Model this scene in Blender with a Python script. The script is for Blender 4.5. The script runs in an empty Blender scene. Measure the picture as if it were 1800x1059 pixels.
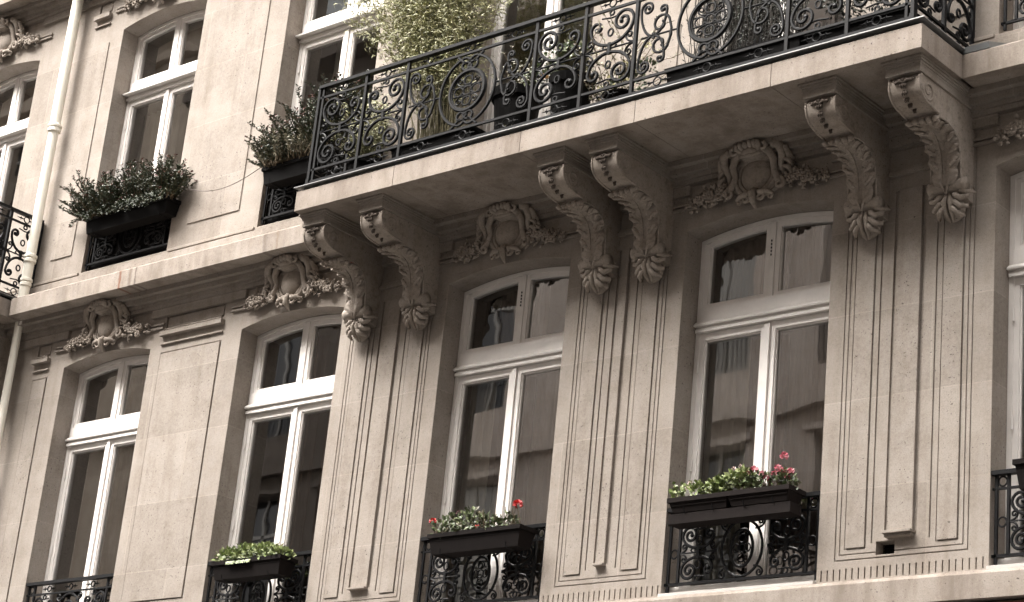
import bpy, math, random
from mathutils import Vector, Matrix
PI = math.pi
R = math.radians
rnd = random.Random(7)
scene = bpy.context.scene

# ------------------------------------------------------------------ camera, sky, sun, exposure
# heights are measured from the camera's eye; the street lies at z = -1.6
GROUND = -1.6
cam_d = bpy.data.cameras.new('camera'); cam = bpy.data.objects.new('camera', cam_d)
scene.collection.objects.link(cam); scene.camera = cam
cam_d.sensor_width = 36.0; cam_d.lens = 3741.8 / 1800 * 36.0
cam_d.clip_start = 0.1; cam_d.clip_end = 500
yaw, pitch, roll = -0.74090161, 0.34995104, 0.1014405
fw = Vector((math.sin(yaw)*math.cos(pitch), math.cos(yaw)*math.cos(pitch), math.sin(pitch)))
rt = Vector((math.cos(yaw), -math.sin(yaw), 0)); up = rt.cross(fw)
r2 = rt*math.cos(roll) + up*math.sin(roll); u2 = -rt*math.sin(roll) + up*math.cos(roll)
cam.matrix_world = Matrix(((r2.x, u2.x, -fw.x, 0), (r2.y, u2.y, -fw.y, -11.0), (r2.z, u2.z, -fw.z, 0), (0, 0, 0, 1)))

SUN_EL, SUN_AZ = R(54), R(206)          # azimuth measured clockwise from +Y
world = bpy.data.worlds.new('World'); scene.world = world; world.use_nodes = True
nt = world.node_tree; nt.nodes.clear()
wo = nt.nodes.new('ShaderNodeOutputWorld'); bg = nt.nodes.new('ShaderNodeBackground')
sky = nt.nodes.new('ShaderNodeTexSky'); sky.sky_type = 'NISHITA'; sky.sun_disc = False
sky.sun_elevation = SUN_EL; sky.sun_rotation = SUN_AZ; sky.dust_density = 6.0; sky.air_density = 1.0
hs = nt.nodes.new('ShaderNodeHueSaturation'); hs.inputs['Saturation'].default_value = 0.06
wm = nt.nodes.new('ShaderNodeMix'); wm.data_type = 'RGBA'; wm.blend_type = 'MULTIPLY'; wm.inputs[0].default_value = 1.0; wm.inputs[7].default_value = (1.0, 0.965, 0.93, 1)   # warm grey overcast
nt.links.new(sky.outputs[0], hs.inputs['Color']); nt.links.new(hs.outputs[0], wm.inputs[6]); nt.links.new(wm.outputs[2], bg.inputs['Color'])
bg.inputs['Strength'].default_value = 0.15
nt.links.new(bg.outputs[0], wo.inputs['Surface'])
sd = bpy.data.lights.new('sun', 'SUN'); so = bpy.data.objects.new('sun', sd); scene.collection.objects.link(so)
sd.energy = 1.5; sd.angle = R(44); sd.color = (1.0, 0.95, 0.88)
sdir = Vector((math.sin(SUN_AZ)*math.cos(SUN_EL), math.cos(SUN_AZ)*math.cos(SUN_EL), math.sin(SUN_EL)))
so.rotation_euler = sdir.to_track_quat('Z', 'Y').to_euler()
scene.view_settings.view_transform = 'Standard'; scene.view_settings.look = 'None'
scene.view_settings.gamma = 1.0; scene.view_settings.exposure = 2.45
scene.render.engine = 'CYCLES'
scene.cycles.max_bounces = 8

# ------------------------------------------------------------------ mesh helpers
class MB:
    def __init__(s): s.v = []; s.f = []
    def face(s, pts):
        n = len(s.v); s.v += [tuple(p) for p in pts]; s.f.append(tuple(range(n, n+len(pts))))
    def box(s, x0, x1, y0, y1, z0, z1):
        n = len(s.v)
        s.v += [(x, y, z) for z in (z0, z1) for y in (y0, y1) for x in (x0, x1)]
        for f in ((0,2,3,1), (4,5,7,6), (0,1,5,4), (2,6,7,3), (0,4,6,2), (1,3,7,5)): s.f.append(tuple(n+i for i in f))
    def prism(s, prof, x0, x1):          # prof: list of (y,z), extruded along x
        n = len(s.v); k = len(prof)
        s.v += [(x0, y, z) for y, z in prof] + [(x1, y, z) for y, z in prof]
        for i in range(k): j = (i+1) % k; s.f.append((n+i, n+j, n+k+j, n+k+i))
        s.f.append(tuple(n+i for i in reversed(range(k)))); s.f.append(tuple(n+k+i for i in range(k)))
    def tube(s, pts, r, sides=6, closed=False, flat=1.0):
        pts = [Vector(p) for p in pts]; m = len(pts)
        if m < 2: return
        rr = r if isinstance(r, (list, tuple)) else [r]*m
        n0 = len(s.v); ref = None
        for i, p in enumerate(pts):
            a = pts[i-1] if (i > 0 or closed) else pts[i]; b = pts[(i+1) % m] if (i < m-1 or closed) else pts[i]
            t = (b-a)
            t = t.normalized() if t.length > 1e-9 else Vector((0,0,1))
            if ref is None:
                ref = Vector((0,1,0)) if abs(t.y) < 0.9 else Vector((1,0,0))
            n = (ref - t*ref.dot(t))
            n = n.normalized() if n.length > 1e-6 else t.orthogonal().normalized()
            ref = n; bn = t.cross(n)
            for k in range(sides):
                an = 2*PI*(k+0.5)/sides
                q = p + n*(math.cos(an)*rr[i]*flat) + bn*(math.sin(an)*rr[i]); s.v.append(tuple(q))
        for i in range(m if closed else m-1):
            j = (i+1) % m
            for k in range(sides):
                l = (k+1) % sides
                s.f.append((n0+i*sides+k, n0+i*sides+l, n0+j*sides+l, n0+j*sides+k))
        if not closed:
            s.f.append(tuple(n0+k for k in reversed(range(sides)))); s.f.append(tuple(n0+(m-1)*sides+k for k in range(sides)))
    def ball(s, c, rx, ry, rz, nu=10, nv=6, rot=None):
        n0 = len(s.v); c = Vector(c)
        for i in range(nv+1):
            th = PI*i/nv
            for k in range(nu):
                ph = 2*PI*k/nu
                q = Vector((rx*math.sin(th)*math.cos(ph), ry*math.sin(th)*math.sin(ph), rz*math.cos(th)))
                if rot: q = rot @ q
                s.v.append(tuple(c+q))
        for i in range(nv):
            for k in range(nu):
                l = (k+1) % nu
                s.f.append((n0+i*nu+k, n0+(i+1)*nu+k, n0+(i+1)*nu+l, n0+i*nu+l))
    def lathe(s, prof, c, seg=20):       # prof: (r,z) about vertical axis through c
        n0 = len(s.v)
        for r, z in prof:
            for k in range(seg):
                a = 2*PI*k/seg; s.v.append((c[0]+r*math.cos(a), c[1]+r*math.sin(a), c[2]+z))
        for i in range(len(prof)-1):
            for k in range(seg):
                l = (k+1) % seg; s.f.append((n0+i*seg+k, n0+i*seg+l, n0+(i+1)*seg+l, n0+(i+1)*seg+k))
        s.f.append(tuple(n0+k for k in reversed(range(seg)))); s.f.append(tuple(n0+(len(prof)-1)*seg+k for k in range(seg)))
    def leaf(s, p, d, n, L, W, bend=0.25):
        p = Vector(p); d = Vector(d).normalized(); n = Vector(n); n = (n - d*n.dot(d))
        n = n.normalized() if n.length > 1e-5 else d.orthogonal().normalized()
        w = d.cross(n); a = p; m = p + d*L*0.5 + n*L*bend*0.4; e = p + d*L - n*L*bend*0.3
        k = len(s.v); s.v += [tuple(a), tuple(m+w*W*0.5), tuple(e), tuple(m-w*W*0.5), tuple(m-n*W*0.12)]
        s.f += [(k, k+4, k+1), (k+4, k+2, k+1), (k, k+3, k+4), (k+4, k+3, k+2)]
    def build(s, name, mat, parent=None, smooth=False, loc=None):
        me = bpy.data.meshes.new(name)
        off = Vector(loc) if loc is not None else Vector((0,0,0))
        if parent is not None and loc is None:
            w = Vector((0,0,0)); q = parent
            while q: w += q.location; q = q.parent
            vs = [tuple(Vector(v)-w) for v in s.v]
        else: vs = s.v if loc is None else [tuple(Vector(v)-off) for v in s.v]
        me.from_pydata(vs, [], s.f); me.update()
        if smooth: me.polygons.foreach_set('use_smooth', [True]*len(me.polygons))
        me.materials.append(mat)
        o = bpy.data.objects.new(name, me); scene.collection.objects.link(o); o.parent = parent
        if loc is not None: o.location = off
        return o

def tag(o, label=None, cat=None, group=None, kind=None):
    if label: o['label'] = label
    if cat: o['category'] = cat
    if group: o['group'] = group
    if kind: o['kind'] = kind
    return o
def empty(name, loc, parent=None):
    o = bpy.data.objects.new(name, None); scene.collection.objects.link(o); o.location = loc; o.parent = parent
    o.empty_display_size = 0.1
    return o
def copy_tree(o, parent=None, loc=None):
    c = o.copy(); scene.collection.objects.link(c); c.parent = parent
    if loc is not None: c.location = loc
    for ch in list(o.children): copy_tree(ch, c)
    return c

# ------------------------------------------------------------------ materials
def mat(name, col, rough=0.8, metal=0.0, spec=0.3):
    m = bpy.data.materials.new(name); m.use_nodes = True
    b = m.node_tree.nodes['Principled BSDF']
    b.inputs['Base Color'].default_value = (*col, 1); b.inputs['Roughness'].default_value = rough
    b.inputs['Metallic'].default_value = metal; b.inputs['Specular IOR Level'].default_value = spec
    return m
class NG:
    def __init__(s, m): s.t = m.node_tree; s.m = m; s.b = s.t.nodes['Principled BSDF']
    def n(s, typ, ins=None, **kw):
        x = s.t.nodes.new(typ)
        for k, v in kw.items(): setattr(x, k, v)
        for k, v in (ins or {}).items():
            if isinstance(v, bpy.types.NodeSocket): s.t.links.new(v, x.inputs[k])
            else: x.inputs[k].default_value = v
        return x
    def math(s, op, a, b=0.0, clamp=False):
        x = s.n('ShaderNodeMath', {0: a, 1: b}, operation=op); x.use_clamp = clamp; return x.outputs[0]
    def mix(s, fac, a, b, blend='MIX'):
        x = s.n('ShaderNodeMix', data_type='RGBA', blend_type=blend)
        for i, v in ((0, fac), (6, a), (7, b)):
            if isinstance(v, bpy.types.NodeSocket): s.t.links.new(v, x.inputs[i])
            else: x.inputs[i].default_value = v if not isinstance(v, tuple) or len(v) == 4 else (*v, 1)
        return x.outputs[2]
    def ramp(s, fac, stops):
        x = s.n('ShaderNodeValToRGB', {0: fac}); cr = x.color_ramp
        while len(cr.elements) < len(stops): cr.elements.new(0.5)
        for e, (p, c) in zip(cr.elements, stops): e.position = p; e.color = c if len(c) == 4 else (*c, 1)
        return x.outputs[0]
    def noise(s, vec, scale, detail=4, rough=0.6):
        return s.n('ShaderNodeTexNoise', {'Vector': vec, 'Scale': scale, 'Detail': detail, 'Roughness': rough}).outputs[0]

def stone_material(name, col, blocks=True, stains=False, bevel=0.006, carved=False):
    m = mat(name, col, 0.92, 0, 0.15); g = NG(m)
    geo = g.n('ShaderNodeNewGeometry'); pos = geo.outputs['Position']
    big = g.noise(pos, 0.9, 5, 0.6)
    mid = g.noise(pos, 7, 6, 0.7)
    c = g.mix(g.ramp(big, [(0.3, (0,0,0)), (0.7, (1,1,1))]), tuple(x*0.88 for x in col), tuple(x*1.06 for x in col))
    c = g.mix(g.math('MULTIPLY', g.ramp(mid, [(0.40, (0,0,0)), (0.66, (1,1,1))]), 0.60), c, (col[0]*0.76, col[1]*0.71, col[2]*0.65))
    sep = g.n('ShaderNodeSeparateXYZ', {0: pos})
    # vertical rain streaks
    st = g.n('ShaderNodeMapping', {'Vector': pos, 'Scale': (9, 9, 0.7)})
    streak = g.noise(st.outputs[0], 1.0, 4, 0.6)
    c = g.mix(g.math('MULTIPLY', g.ramp(streak, [(0.48, (0,0,0)), (0.72, (1,1,1))]), 0.62), c, (col[0]*0.60, col[1]*0.55, col[2]*0.49))
    blo = g.noise(pos, 2.6, 4, 0.55)
    c = g.mix(g.math('MULTIPLY', g.ramp(blo, [(0.46, (0,0,0)), (0.60, (1,1,1))]), 0.55), c, (col[0]*1.17, col[1]*1.17, col[2]*1.16))
    if blocks:
        cmb = g.n('ShaderNodeCombineXYZ', {0: g.math('ADD', sep.outputs[0], 100.3), 1: g.math('ADD', sep.outputs[2], 50.02)})
        br = g.n('ShaderNodeTexBrick', {'Vector': cmb.outputs[0], 'Color1': (0.76,0.745,0.73,1), 'Color2': (1.06,1.06,1.06,1), 'Mortar': (1.18,1.17,1.15,1), 'Scale': 1.0,
                 'Mortar Size': 0.005, 'Mortar Smooth': 0.4, 'Brick Width': 1.18, 'Row Height': 0.59})
        c = g.mix(g.math('ADD', 0.35, g.math('MULTIPLY', g.noise(pos, 1.3, 3), 0.7), True), c, br.outputs[0], 'MULTIPLY')
    # pits and black lichen specks, in patches
    sp = g.noise(pos, 62, 2, 0.5); patch = g.noise(pos, 1.6, 3, 0.6)
    thr = g.math('SUBTRACT', sp, g.math('MULTIPLY', g.math('SUBTRACT', 0.60, patch), 0.22))
    pit = g.ramp(thr, [(0.665, (0,0,0)), (0.70, (1,1,1))])
    c = g.mix(g.math('MULTIPLY', pit, 0.85), c, (0.05, 0.04, 0.035))
    sp2 = g.noise(pos, 120, 3, 0.75)
    c = g.mix(g.math('MULTIPLY', g.ramp(sp2, [(0.44, (0,0,0)), (0.66, (1,1,1))]), 0.42), c, (col[0]*0.45, col[1]*0.42, col[2]*0.38))
    gr = g.noise(pos, 42, 5, 0.8)
    c = g.mix(g.math('MULTIPLY', g.ramp(gr, [(0.40, (0,0,0)), (0.62, (1,1,1))]), 0.28), c, tuple(x*1.26 for x in col))
    if carved:                               # patches of old soot
        so_ = g.noise(pos, 22, 4, 0.7)
        c = g.mix(g.math('MULTIPLY', g.ramp(so_, [(0.52, (0,0,0)), (0.68, (1,1,1))]), 0.45), c, (0.10, 0.08, 0.065))
    if stains or 'balcony' in name:
        for cx, w, a, colr in () if not stains else ((-14.47, 0.022, 0.8, (0.16,0.05,0.02)), (-14.33, 0.03, 0.6, (0.10,0.07,0.05)), (-14.25, 0.015, 0.7, (0.06,0.045,0.04)),
                               (-11.93, 0.03, 0.85, (0.30,0.11,0.035)), (-12.6, 0.03, 0.45, (0.07,0.05,0.045)), (-12.45, 0.02, 0.4, (0.15,0.09,0.05)),
                               (-15.3, 0.09, 0.35, (0.12,0.10,0.09))):
            wob = g.math('MULTIPLY', g.math('SUBTRACT', g.noise(pos, 14, 3), 0.5), 0.05)
            d = g.math('ABSOLUTE', g.math('SUBTRACT', g.math('ADD', sep.outputs[0], wob), cx))
            f = g.math('SUBTRACT', 1.0, g.math('DIVIDE', d, w), True)
            c = g.mix(g.math('MULTIPLY', g.math('POWER', f, 0.6), a), c, colr)
        damp = g.noise(g.n('ShaderNodeMapping', {'Vector': pos, 'Scale': (5, 5, 1.2)}).outputs[0], 1.0, 5, 0.65)
        c = g.mix(g.math('MULTIPLY', g.ramp(damp, [(0.45, (0,0,0)), (0.68, (1,1,1))]), 0.6), c, (col[0]*0.45, col[1]*0.40, col[2]*0.36))
    g.t.links.new(c, g.b.inputs['Base Color'])
    h = g.math('ADD', g.math('MULTIPLY', mid, 0.5), g.math('SUBTRACT', g.math('MULTIPLY', sp2, 0.35), pit))
    bp = g.n('ShaderNodeBump', {'Height': h, 'Strength': 0.5, 'Distance': 0.004})
    if bevel:
        bv = g.n('ShaderNodeBevel', {'Radius': bevel}, samples=4); g.t.links.new(bv.outputs[0], bp.inputs['Normal'])
    g.t.links.new(bp.outputs[0], g.b.inputs['Normal'])
    return m

STONE = (0.302, 0.270, 0.242)
M_stone = stone_material('limestone', STONE)
M_cornice = stone_material('cornice_limestone', (0.312, 0.275, 0.244), blocks=False, stains=True)
M_slab = stone_material('balcony_limestone', (0.300, 0.263, 0.233), blocks=False)
M_carved = stone_material('carved_limestone', (0.325, 0.286, 0.252), blocks=False, bevel=0, carved=True)

M_husk = stone_material('dark_carved_limestone', (0.085, 0.070, 0.060), blocks=False, bevel=0)  # much darker carved stone, for the husk drops
def paint_material(name, col, rough=0.45):
    m = mat(name, col, rough, 0, 0.4); g = NG(m); pos = g.n('ShaderNodeNewGeometry').outputs['Position']
    a = g.noise(pos, 6, 5, 0.7)
    c = g.mix(g.math('MULTIPLY', g.ramp(a, [(0.4,(0,0,0)), (0.7,(1,1,1))]), 0.5), col, tuple(x*0.80 for x in col))
    b = g.noise(g.n('ShaderNodeMapping', {'Vector': pos, 'Scale': (40, 40, 5)}).outputs[0], 1, 4, 0.7)
    c = g.mix(g.math('MULTIPLY', g.ramp(b, [(0.58,(0,0,0)), (0.8,(1,1,1))]), 0.22), c, (col[0]*0.65, col[1]*0.6, col[2]*0.55))
    g.t.links.new(c, g.b.inputs['Base Color'])
    bp = g.n('ShaderNodeBump', {'Height': b, 'Strength': 0.25, 'Distance': 0.002})
    bv = g.n('ShaderNodeBevel', {'Radius': 0.004}, samples=3); g.t.links.new(bv.outputs[0], bp.inputs['Normal'])
    g.t.links.new(bp.outputs[0], g.b.inputs['Normal'])
    return m
M_white = paint_material('white_paint', (0.80, 0.765, 0.735))
M_sill = paint_material('grey_sill_paint', (0.46, 0.44, 0.42))
M_pipe = paint_material('cream_pipe_paint', (0.80, 0.77, 0.68), 0.5)

def iron_material():
    m = mat('wrought_iron', (0.022, 0.022, 0.025), 0.5, 0.0, 0.16); g = NG(m); pos = g.n('ShaderNodeNewGeometry').outputs['Position']
    a = g.noise(pos, 60, 4, 0.7)
    c = g.ramp(a, [(0.35, (0.003,0.003,0.0035)), (0.62, (0.007,0.007,0.008)), (0.78, (0.02,0.015,0.012))])
    g.t.links.new(c, g.b.inputs['Base Color'])
    g.t.links.new(g.n('ShaderNodeBump', {'Height': a, 'Strength': 0.3, 'Distance': 0.002}).outputs[0], g.b.inputs['Normal'])
    return m
M_iron = iron_material()
M_zinc = mat('zinc_sheet', (0.30, 0.30, 0.30), 0.4, 0.5)
M_flash = mat('lead_flashing', (0.20, 0.21, 0.215), 0.55, 0.3)
M_black = mat('gap_shade_and_paving_black', (0.004, 0.0035, 0.003), 0.95, 0, 0.05)  # near black for the painted shade under the zinc edge, and the paving

def glass_material():
    m = bpy.data.materials.new('window_glass'); m.use_nodes = True; t = m.node_tree; t.nodes.clear(); g = NG.__new__(NG); g.t = t; g.m = m
    out = t.nodes.new('ShaderNodeOutputMaterial')
    pos = g.n('ShaderNodeNewGeometry').outputs['Position']
    wob = g.noise(g.n('ShaderNodeMapping', {'Vector': pos, 'Scale': (1.1, 1.1, 1.9)}).outputs[0], 1.0, 2, 0.4)
    bp = g.n('ShaderNodeBump', {'Height': wob, 'Strength': 0.30, 'Distance': 0.006})
    fr = g.n('ShaderNodeFresnel', {'IOR': 1.5})
    fac = g.math('ADD', g.math('MULTIPLY', fr.outputs[0], 2.6), 0.08, True)
    tr = g.n('ShaderNodeBsdfTransparent', {'Color': (0.78, 0.79, 0.77, 1)})
    gl = g.n('ShaderNodeBsdfGlossy', {'Color': (1, 1, 1, 1), 'Roughness': 0.015, 'Normal': bp.outputs[0]})
    mx = g.n('ShaderNodeMixShader', {0: fac, 1: tr.outputs[0], 2: gl.outputs[0]})
    t.links.new(mx.outputs[0], out.inputs['Surface'])
    return m
M_glass = glass_material()

def cloth_material(name, col):
    m = mat(name, col, 0.95, 0, 0.05); g = NG(m); pos = g.n('ShaderNodeNewGeometry').outputs['Position']
    a = g.noise(g.n('ShaderNodeMapping', {'Vector': pos, 'Scale': (26, 5, 0.5)}).outputs[0], 1, 3, 0.5)
    g.t.links.new(g.mix(a, tuple(x*0.65 for x in col), tuple(min(1, x*1.15) for x in col)), g.b.inputs['Base Color'])
    return m
M_curtain = cloth_material('pale_curtain', (0.62, 0.59, 0.55))
M_curtain_dark = cloth_material('brown_curtain', (0.15, 0.10, 0.08))
M_curtain_mid = cloth_material('greybrown_curtain', (0.34, 0.28, 0.25))
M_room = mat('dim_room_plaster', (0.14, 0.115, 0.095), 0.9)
def box_material(name, col):
    m = mat(name, col, 0.8, 0, 0.12); g = NG(m); pos = g.n('ShaderNodeNewGeometry').outputs['Position']
    a = g.noise(pos, 18, 5, 0.7)
    g.t.links.new(g.ramp(a, [(0.3, tuple(x*0.6 for x in col)), (0.6, col), (0.8, (col[0]*1.9, col[1]*1.6, col[2]*1.4))]), g.b.inputs['Base Color'])
    return m
M_box = box_material('dark_planter_plastic', (0.006, 0.0038, 0.0034))
M_boxg = box_material('grey_brown_planter', (0.011, 0.0078, 0.0072))
M_rail_black = box_material('black_trough', (0.004, 0.0035, 0.0035))
M_soil = mat('potting_soil', (0.03, 0.02, 0.015), 1.0)
M_terracotta = box_material('terracotta', (0.25, 0.10, 0.05))

def leaf_material(name, cols, rough=0.45, spec=0.5):
    m = mat(name, cols[0], rough, 0, spec); g = NG(m); geo = g.n('ShaderNodeNewGeometry')
    n = len(cols)
    c = g.ramp(geo.outputs['Random Per Island'], [(i/(n-1), cols[i]) for i in range(n)])
    g.t.links.new(c, g.b.inputs['Base Color'])
    return m
M_leaf_dark = leaf_material('dark_heather_leaves', [(0.017,0.023,0.013), (0.038,0.051,0.024), (0.056,0.070,0.036), (0.023,0.033,0.016), (0.089,0.089,0.055)])
M_stem_dark = mat('dark_reeds', (0.018, 0.014, 0.010), 0.8)
M_leaf_black = leaf_material('deep_evergreen_leaves', [(0.010,0.013,0.008), (0.022,0.027,0.015), (0.035,0.042,0.024), (0.014,0.018,0.010)])
M_leaf_red = leaf_material('reddish_shoot_tips', [(0.16,0.05,0.045), (0.10,0.04,0.035), (0.22,0.12,0.09)])
M_leaf_pale = leaf_material('pale_fronds', [(0.249,0.236,0.173), (0.173,0.173,0.116), (0.332,0.307,0.244)])
M_leaf_lime = leaf_material('light_green_leaves', [(0.109,0.150,0.041), (0.190,0.245,0.082), (0.286,0.313,0.150), (0.068,0.102,0.034), (0.238,0.272,0.109)])
M_leaf_mid = leaf_material('geranium_leaves', [(0.042,0.069,0.026), (0.084,0.117,0.044), (0.153,0.180,0.087), (0.028,0.041,0.018), (0.111,0.097,0.051)])
M_leaf_bamboo = leaf_material('bamboo_leaves', [(0.17,0.18,0.075), (0.27,0.27,0.12), (0.38,0.36,0.20), (0.12,0.13,0.055), (0.31,0.31,0.16), (0.44,0.41,0.27)])
M_stem = mat('woody_stems', (0.10, 0.075, 0.045), 0.8)
M_cane = mat('bamboo_canes', (0.12, 0.105, 0.055), 0.6)
M_red = leaf_material('red_petals', [(0.55,0.015,0.02), (0.42,0.01,0.015), (0.65,0.05,0.04)])
M_pink = leaf_material('pink_petals', [(0.55,0.14,0.20), (0.42,0.06,0.09), (0.62,0.28,0.33), (0.50,0.10,0.12)])
M_palepink = leaf_material('pale_pink_petals', [(0.75,0.50,0.50), (0.80,0.66,0.62)])
M_yellow = leaf_material('cream_yellow_petals', [(0.75,0.68,0.35), (0.80,0.76,0.50)])

# ------------------------------------------------------------------ measurements
OPEN_W = 1.212
CX = {0: -17.40, 1: -14.875, 2: -12.482, 3: -10.130, 4: -7.867, 5: -5.457, 6: -3.05, -1: -19.75}
LOW_BASE, LOW_SPRING, RISE = 3.085, 5.69, 0.07
UP_BASE, UP_SPRING = 6.62, 9.15
FL = 3.57
WX0, WX1, WZ0, WZ1 = -22.0, -2.0, GROUND, 13.2
ZB = {5: 6.62}
def op_spec(i, floor):      # base and spring of an opening
    if floor == 0: return LOW_BASE, LOW_SPRING
    return (6.40 if i in (3, 4) or i in (0, -1) else UP_BASE), UP_SPRING
def arch(x, cx, spring, w=OPEN_W, rise=RISE):
    t = 2*(x-cx)/w; return spring + rise*(1-t*t)

# ------------------------------------------------------------------ the building: relief wall
building = empty('building', (-12.0, 0.0, GROUND))
tag(building, 'pale limestone town house facade with carved consoles, cartouches and tall white arched windows', 'building')

def relief(ops, x0, x1, z0, z1, name, m, parent, hole_depth=0.45, back=0.0):
    """one wall sheet: a field of flat steps, every step has real side faces"""
    xs = {x0, x1}; zs = {z0, z1}
    for a, b, c, d, y in ops:
        for v in (a, b):
            if x0 < v < x1: xs.add(round(v, 4))
        for v in (c, d):
            if z0 < v < z1: zs.add(round(v, 4))
    xs = sorted(xs); zs = sorted(zs)
    def merge(l):
        o = [l[0]]
        for v in l[1:]:
            if v-o[-1] > 2e-3: o.append(v)
        return o
    xs = merge(xs); zs = merge(zs); nx = len(xs)-1; nz = len(zs)-1
    D = [[back]*nz for _ in range(nx)]
    import bisect
    for a, b, c, d, y in ops:
        i0 = bisect.bisect_left(xs, a-2.1e-3); i1 = bisect.bisect_left(xs, b-2.1e-3)
        k0 = bisect.bisect_left(zs, c-2.1e-3); k1 = bisect.bisect_left(zs, d-2.1e-3)
        for i in range(max(0, i0), min(nx, i1)):
            for k in range(max(0, k0), min(nz, k1)): D[i][k] = y
    mb = MB(); V = {}
    def vid(x, y, z):
        key = (x, round(y, 4), z)
        if key not in V: V[key] = len(mb.v); mb.v.append((x, y, z))
        return V[key]
    H = hole_depth
    for i in range(nx):
        k = 0
        while k < nz:
            y = D[i][k]
            if y is not None:
                mb.f.append((vid(xs[i],y,zs[k]), vid(xs[i+1],y,zs[k]), vid(xs[i+1],y,zs[k+1]), vid(xs[i],y,zs[k+1])))
            if i+1 < nx:
                y2 = D[i+1][k]; a = H if y is None else y; b = H if y2 is None else y2
                if abs(a-b) > 1e-5:
                    q = (vid(xs[i+1],a,zs[k]), vid(xs[i+1],b,zs[k]), vid(xs[i+1],b,zs[k+1]), vid(xs[i+1],a,zs[k+1]))
                    mb.f.append(q)
            if k+1 < nz:
                y2 = D[i][k+1]; a = H if y is None else y; b = H if y2 is None else y2
                if abs(a-b) > 1e-5:
                    mb.f.append((vid(xs[i],a,zs[k+1]), vid(xs[i+1],a,zs[k+1]), vid(xs[i+1],b,zs[k+1]), vid(xs[i],b,zs[k+1])))
            k += 1
    return mb.build(name, m, parent)

ops = []
def P(x0, x1, z0, z1, y): ops.append((x0, x1, z0, z1, y))
BAL0, BAL1 = -11.72, -6.15                 # the balcony between these
def raised(x0, x1, z0, z1, y=-0.007, g=0.009, gd=0.006):      # a raised panel in a narrow sunk groove
    P(x0-g, x1+g, z0-g, z1+g, gd); P(x0, x1, z0, z1, y)
def line_frame(x0, x1, z0, z1, w=0.008, d=0.006):              # incised rectangular line
    P(x0, x1, z0, z0+w, d); P(x0, x1, z1-w, z1, d); P(x0, x0+w, z0, z1, d); P(x1-w, x1, z0, z1, d)

cols = sorted(CX)
def pier_between(a, b): return CX[a]+OPEN_W/2, CX[b]-OPEN_W/2
for a, b in zip(cols[:-1], cols[1:]):
    p0, p1 = pier_between(a, b); c = (p0+p1)/2
    # ledges and friezes above both floors
    for dz in (0, FL):
        P(p0-0.02, p1+0.02, 5.965+dz, 6.04+dz, -0.03)
    if (a, b) in ((2,3), (3,4), (4,5)):
        # console piers: nested mouldings
        c += {(2,3): 0.0, (3,4): 0.0, (4,5): -0.0}[(a, b)]
        w = (p1-p0)
        lo, hi = 3.215, 5.95
        m0, m1 = p0+0.125, p1-0.135
        if (a, b) == (4, 5): m0, m1 = p0+0.125, -6.20
        line_frame(m0, m1, lo, hi); line_frame(m0+0.033, m1-0.033, lo+0.035, hi, 0.007, 0.006)
        L0, L1 = m0+0.078, m0+0.215
        R0, R1 = m1-0.215, m1-0.078
        raised(L0, L1, lo+0.078, 5.45); raised(R0, R1, lo+0.078, 5.45)
        P(L1+0.045, L1+0.056, lo+0.1, 5.6, 0.008); P(R0-0.056, R0-0.045, lo+0.1, 5.6, 0.008)
        mc = (m0+m1)/2
        hw = 0.035 if (a, b) == (3, 4) else 0.085
        # a sunk strip with a raised band ending in a little foot
        P(mc-hw-0.03, mc-hw, lo+0.13, 5.66, 0.012); P(mc+hw, mc+hw+0.03, lo+0.13, 5.66, 0.012)
        P(mc-hw, mc+hw, lo+0.13, 5.66, -0.010)
        P(mc-hw-0.008, mc+hw+0.008, lo+0.118, lo+0.134, -0.040)
        P(mc-0.16, mc+0.16, 5.76, 5.79, -0.03); P(mc-0.15, mc+0.15, 5.79, 5.82, -0.015)
        # dentil strip along the foot
        x = p0+0.03
        while x < p1-0.03:
            P(x, x+0.009, 3.095, 3.165, 0.012); x += 0.045
        if (a, b) == (4, 5):
            P(-6.838, -6.706, 3.235, 3.320, 0.14)
            P(mc-0.10, mc+0.10, 3.352, 3.368, -0.06)
    else:
        # plain piers: tall shallow panel, frieze panel above
        e0, e1 = p0+0.165, p1-0.255
        if (a, b) == (0, 1): e0, e1 = -15.92, p1-0.24
        raised(e0, e1, 3.42, 5.62, -0.007, 0.012, 0.009)
        for dz in (0, FL):
            P(e0, e1, 5.885+dz, 5.965+dz, 0.016)
            P(e0-0.02, e1+0.02, 5.70+dz, 5.712+dz, -0.02); P(e0-0.02, e1+0.02, 5.775+dz, 5.815+dz, -0.045)
            P(e0, e1, 5.84+dz, 5.965+dz, 0.022); P(e0+0.02, e1-0.02, 5.865+dz, 5.955+dz, 0.006)
            P(e0+0.02, e1-0.02, 5.832+dz, 5.845+dz, -0.022)
    # upper piers
    if (a, b) == (1, 2): raised(p0+0.235, p1-0.265, 6.83, 9.06, -0.009, 0.003, 0.0)
    elif (a, b) == (0, 1): raised(-15.99, p1-0.19, 6.83, 9.06, -0.009, 0.003, 0.0)
    else: raised(p0+0.2, p1-0.2, 6.83, 9.06, -0.009, 0.003, 0.0)
    if (a, b) in ((0, 1), (1, 2), (4, 5), (5, 6)):
        P(p0+0.03, p1-0.03, 6.60, 6.625, -0.015)
# bed moulds and plinths running the whole length
for dz in (0, FL):
    P(WX0, WX1, 6.04+dz, 6.075+dz, -0.045); P(WX0, WX1, 6.075+dz, 6.105+dz, -0.06)
    P(WX0, WX1, 6.105+dz, 6.15+dz, -0.10); P(WX0, WX1, 6.15+dz, 6.19+dz, -0.15)
    P(WX0, WX1, 6.36+dz, 6.575+dz, -0.035)
# ground-floor band below first-floor sills
P(WX0, WX1, 2.885, 3.055, -0.06)
P(WX0, WX1, 2.80, 2.885, -0.02)
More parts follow.
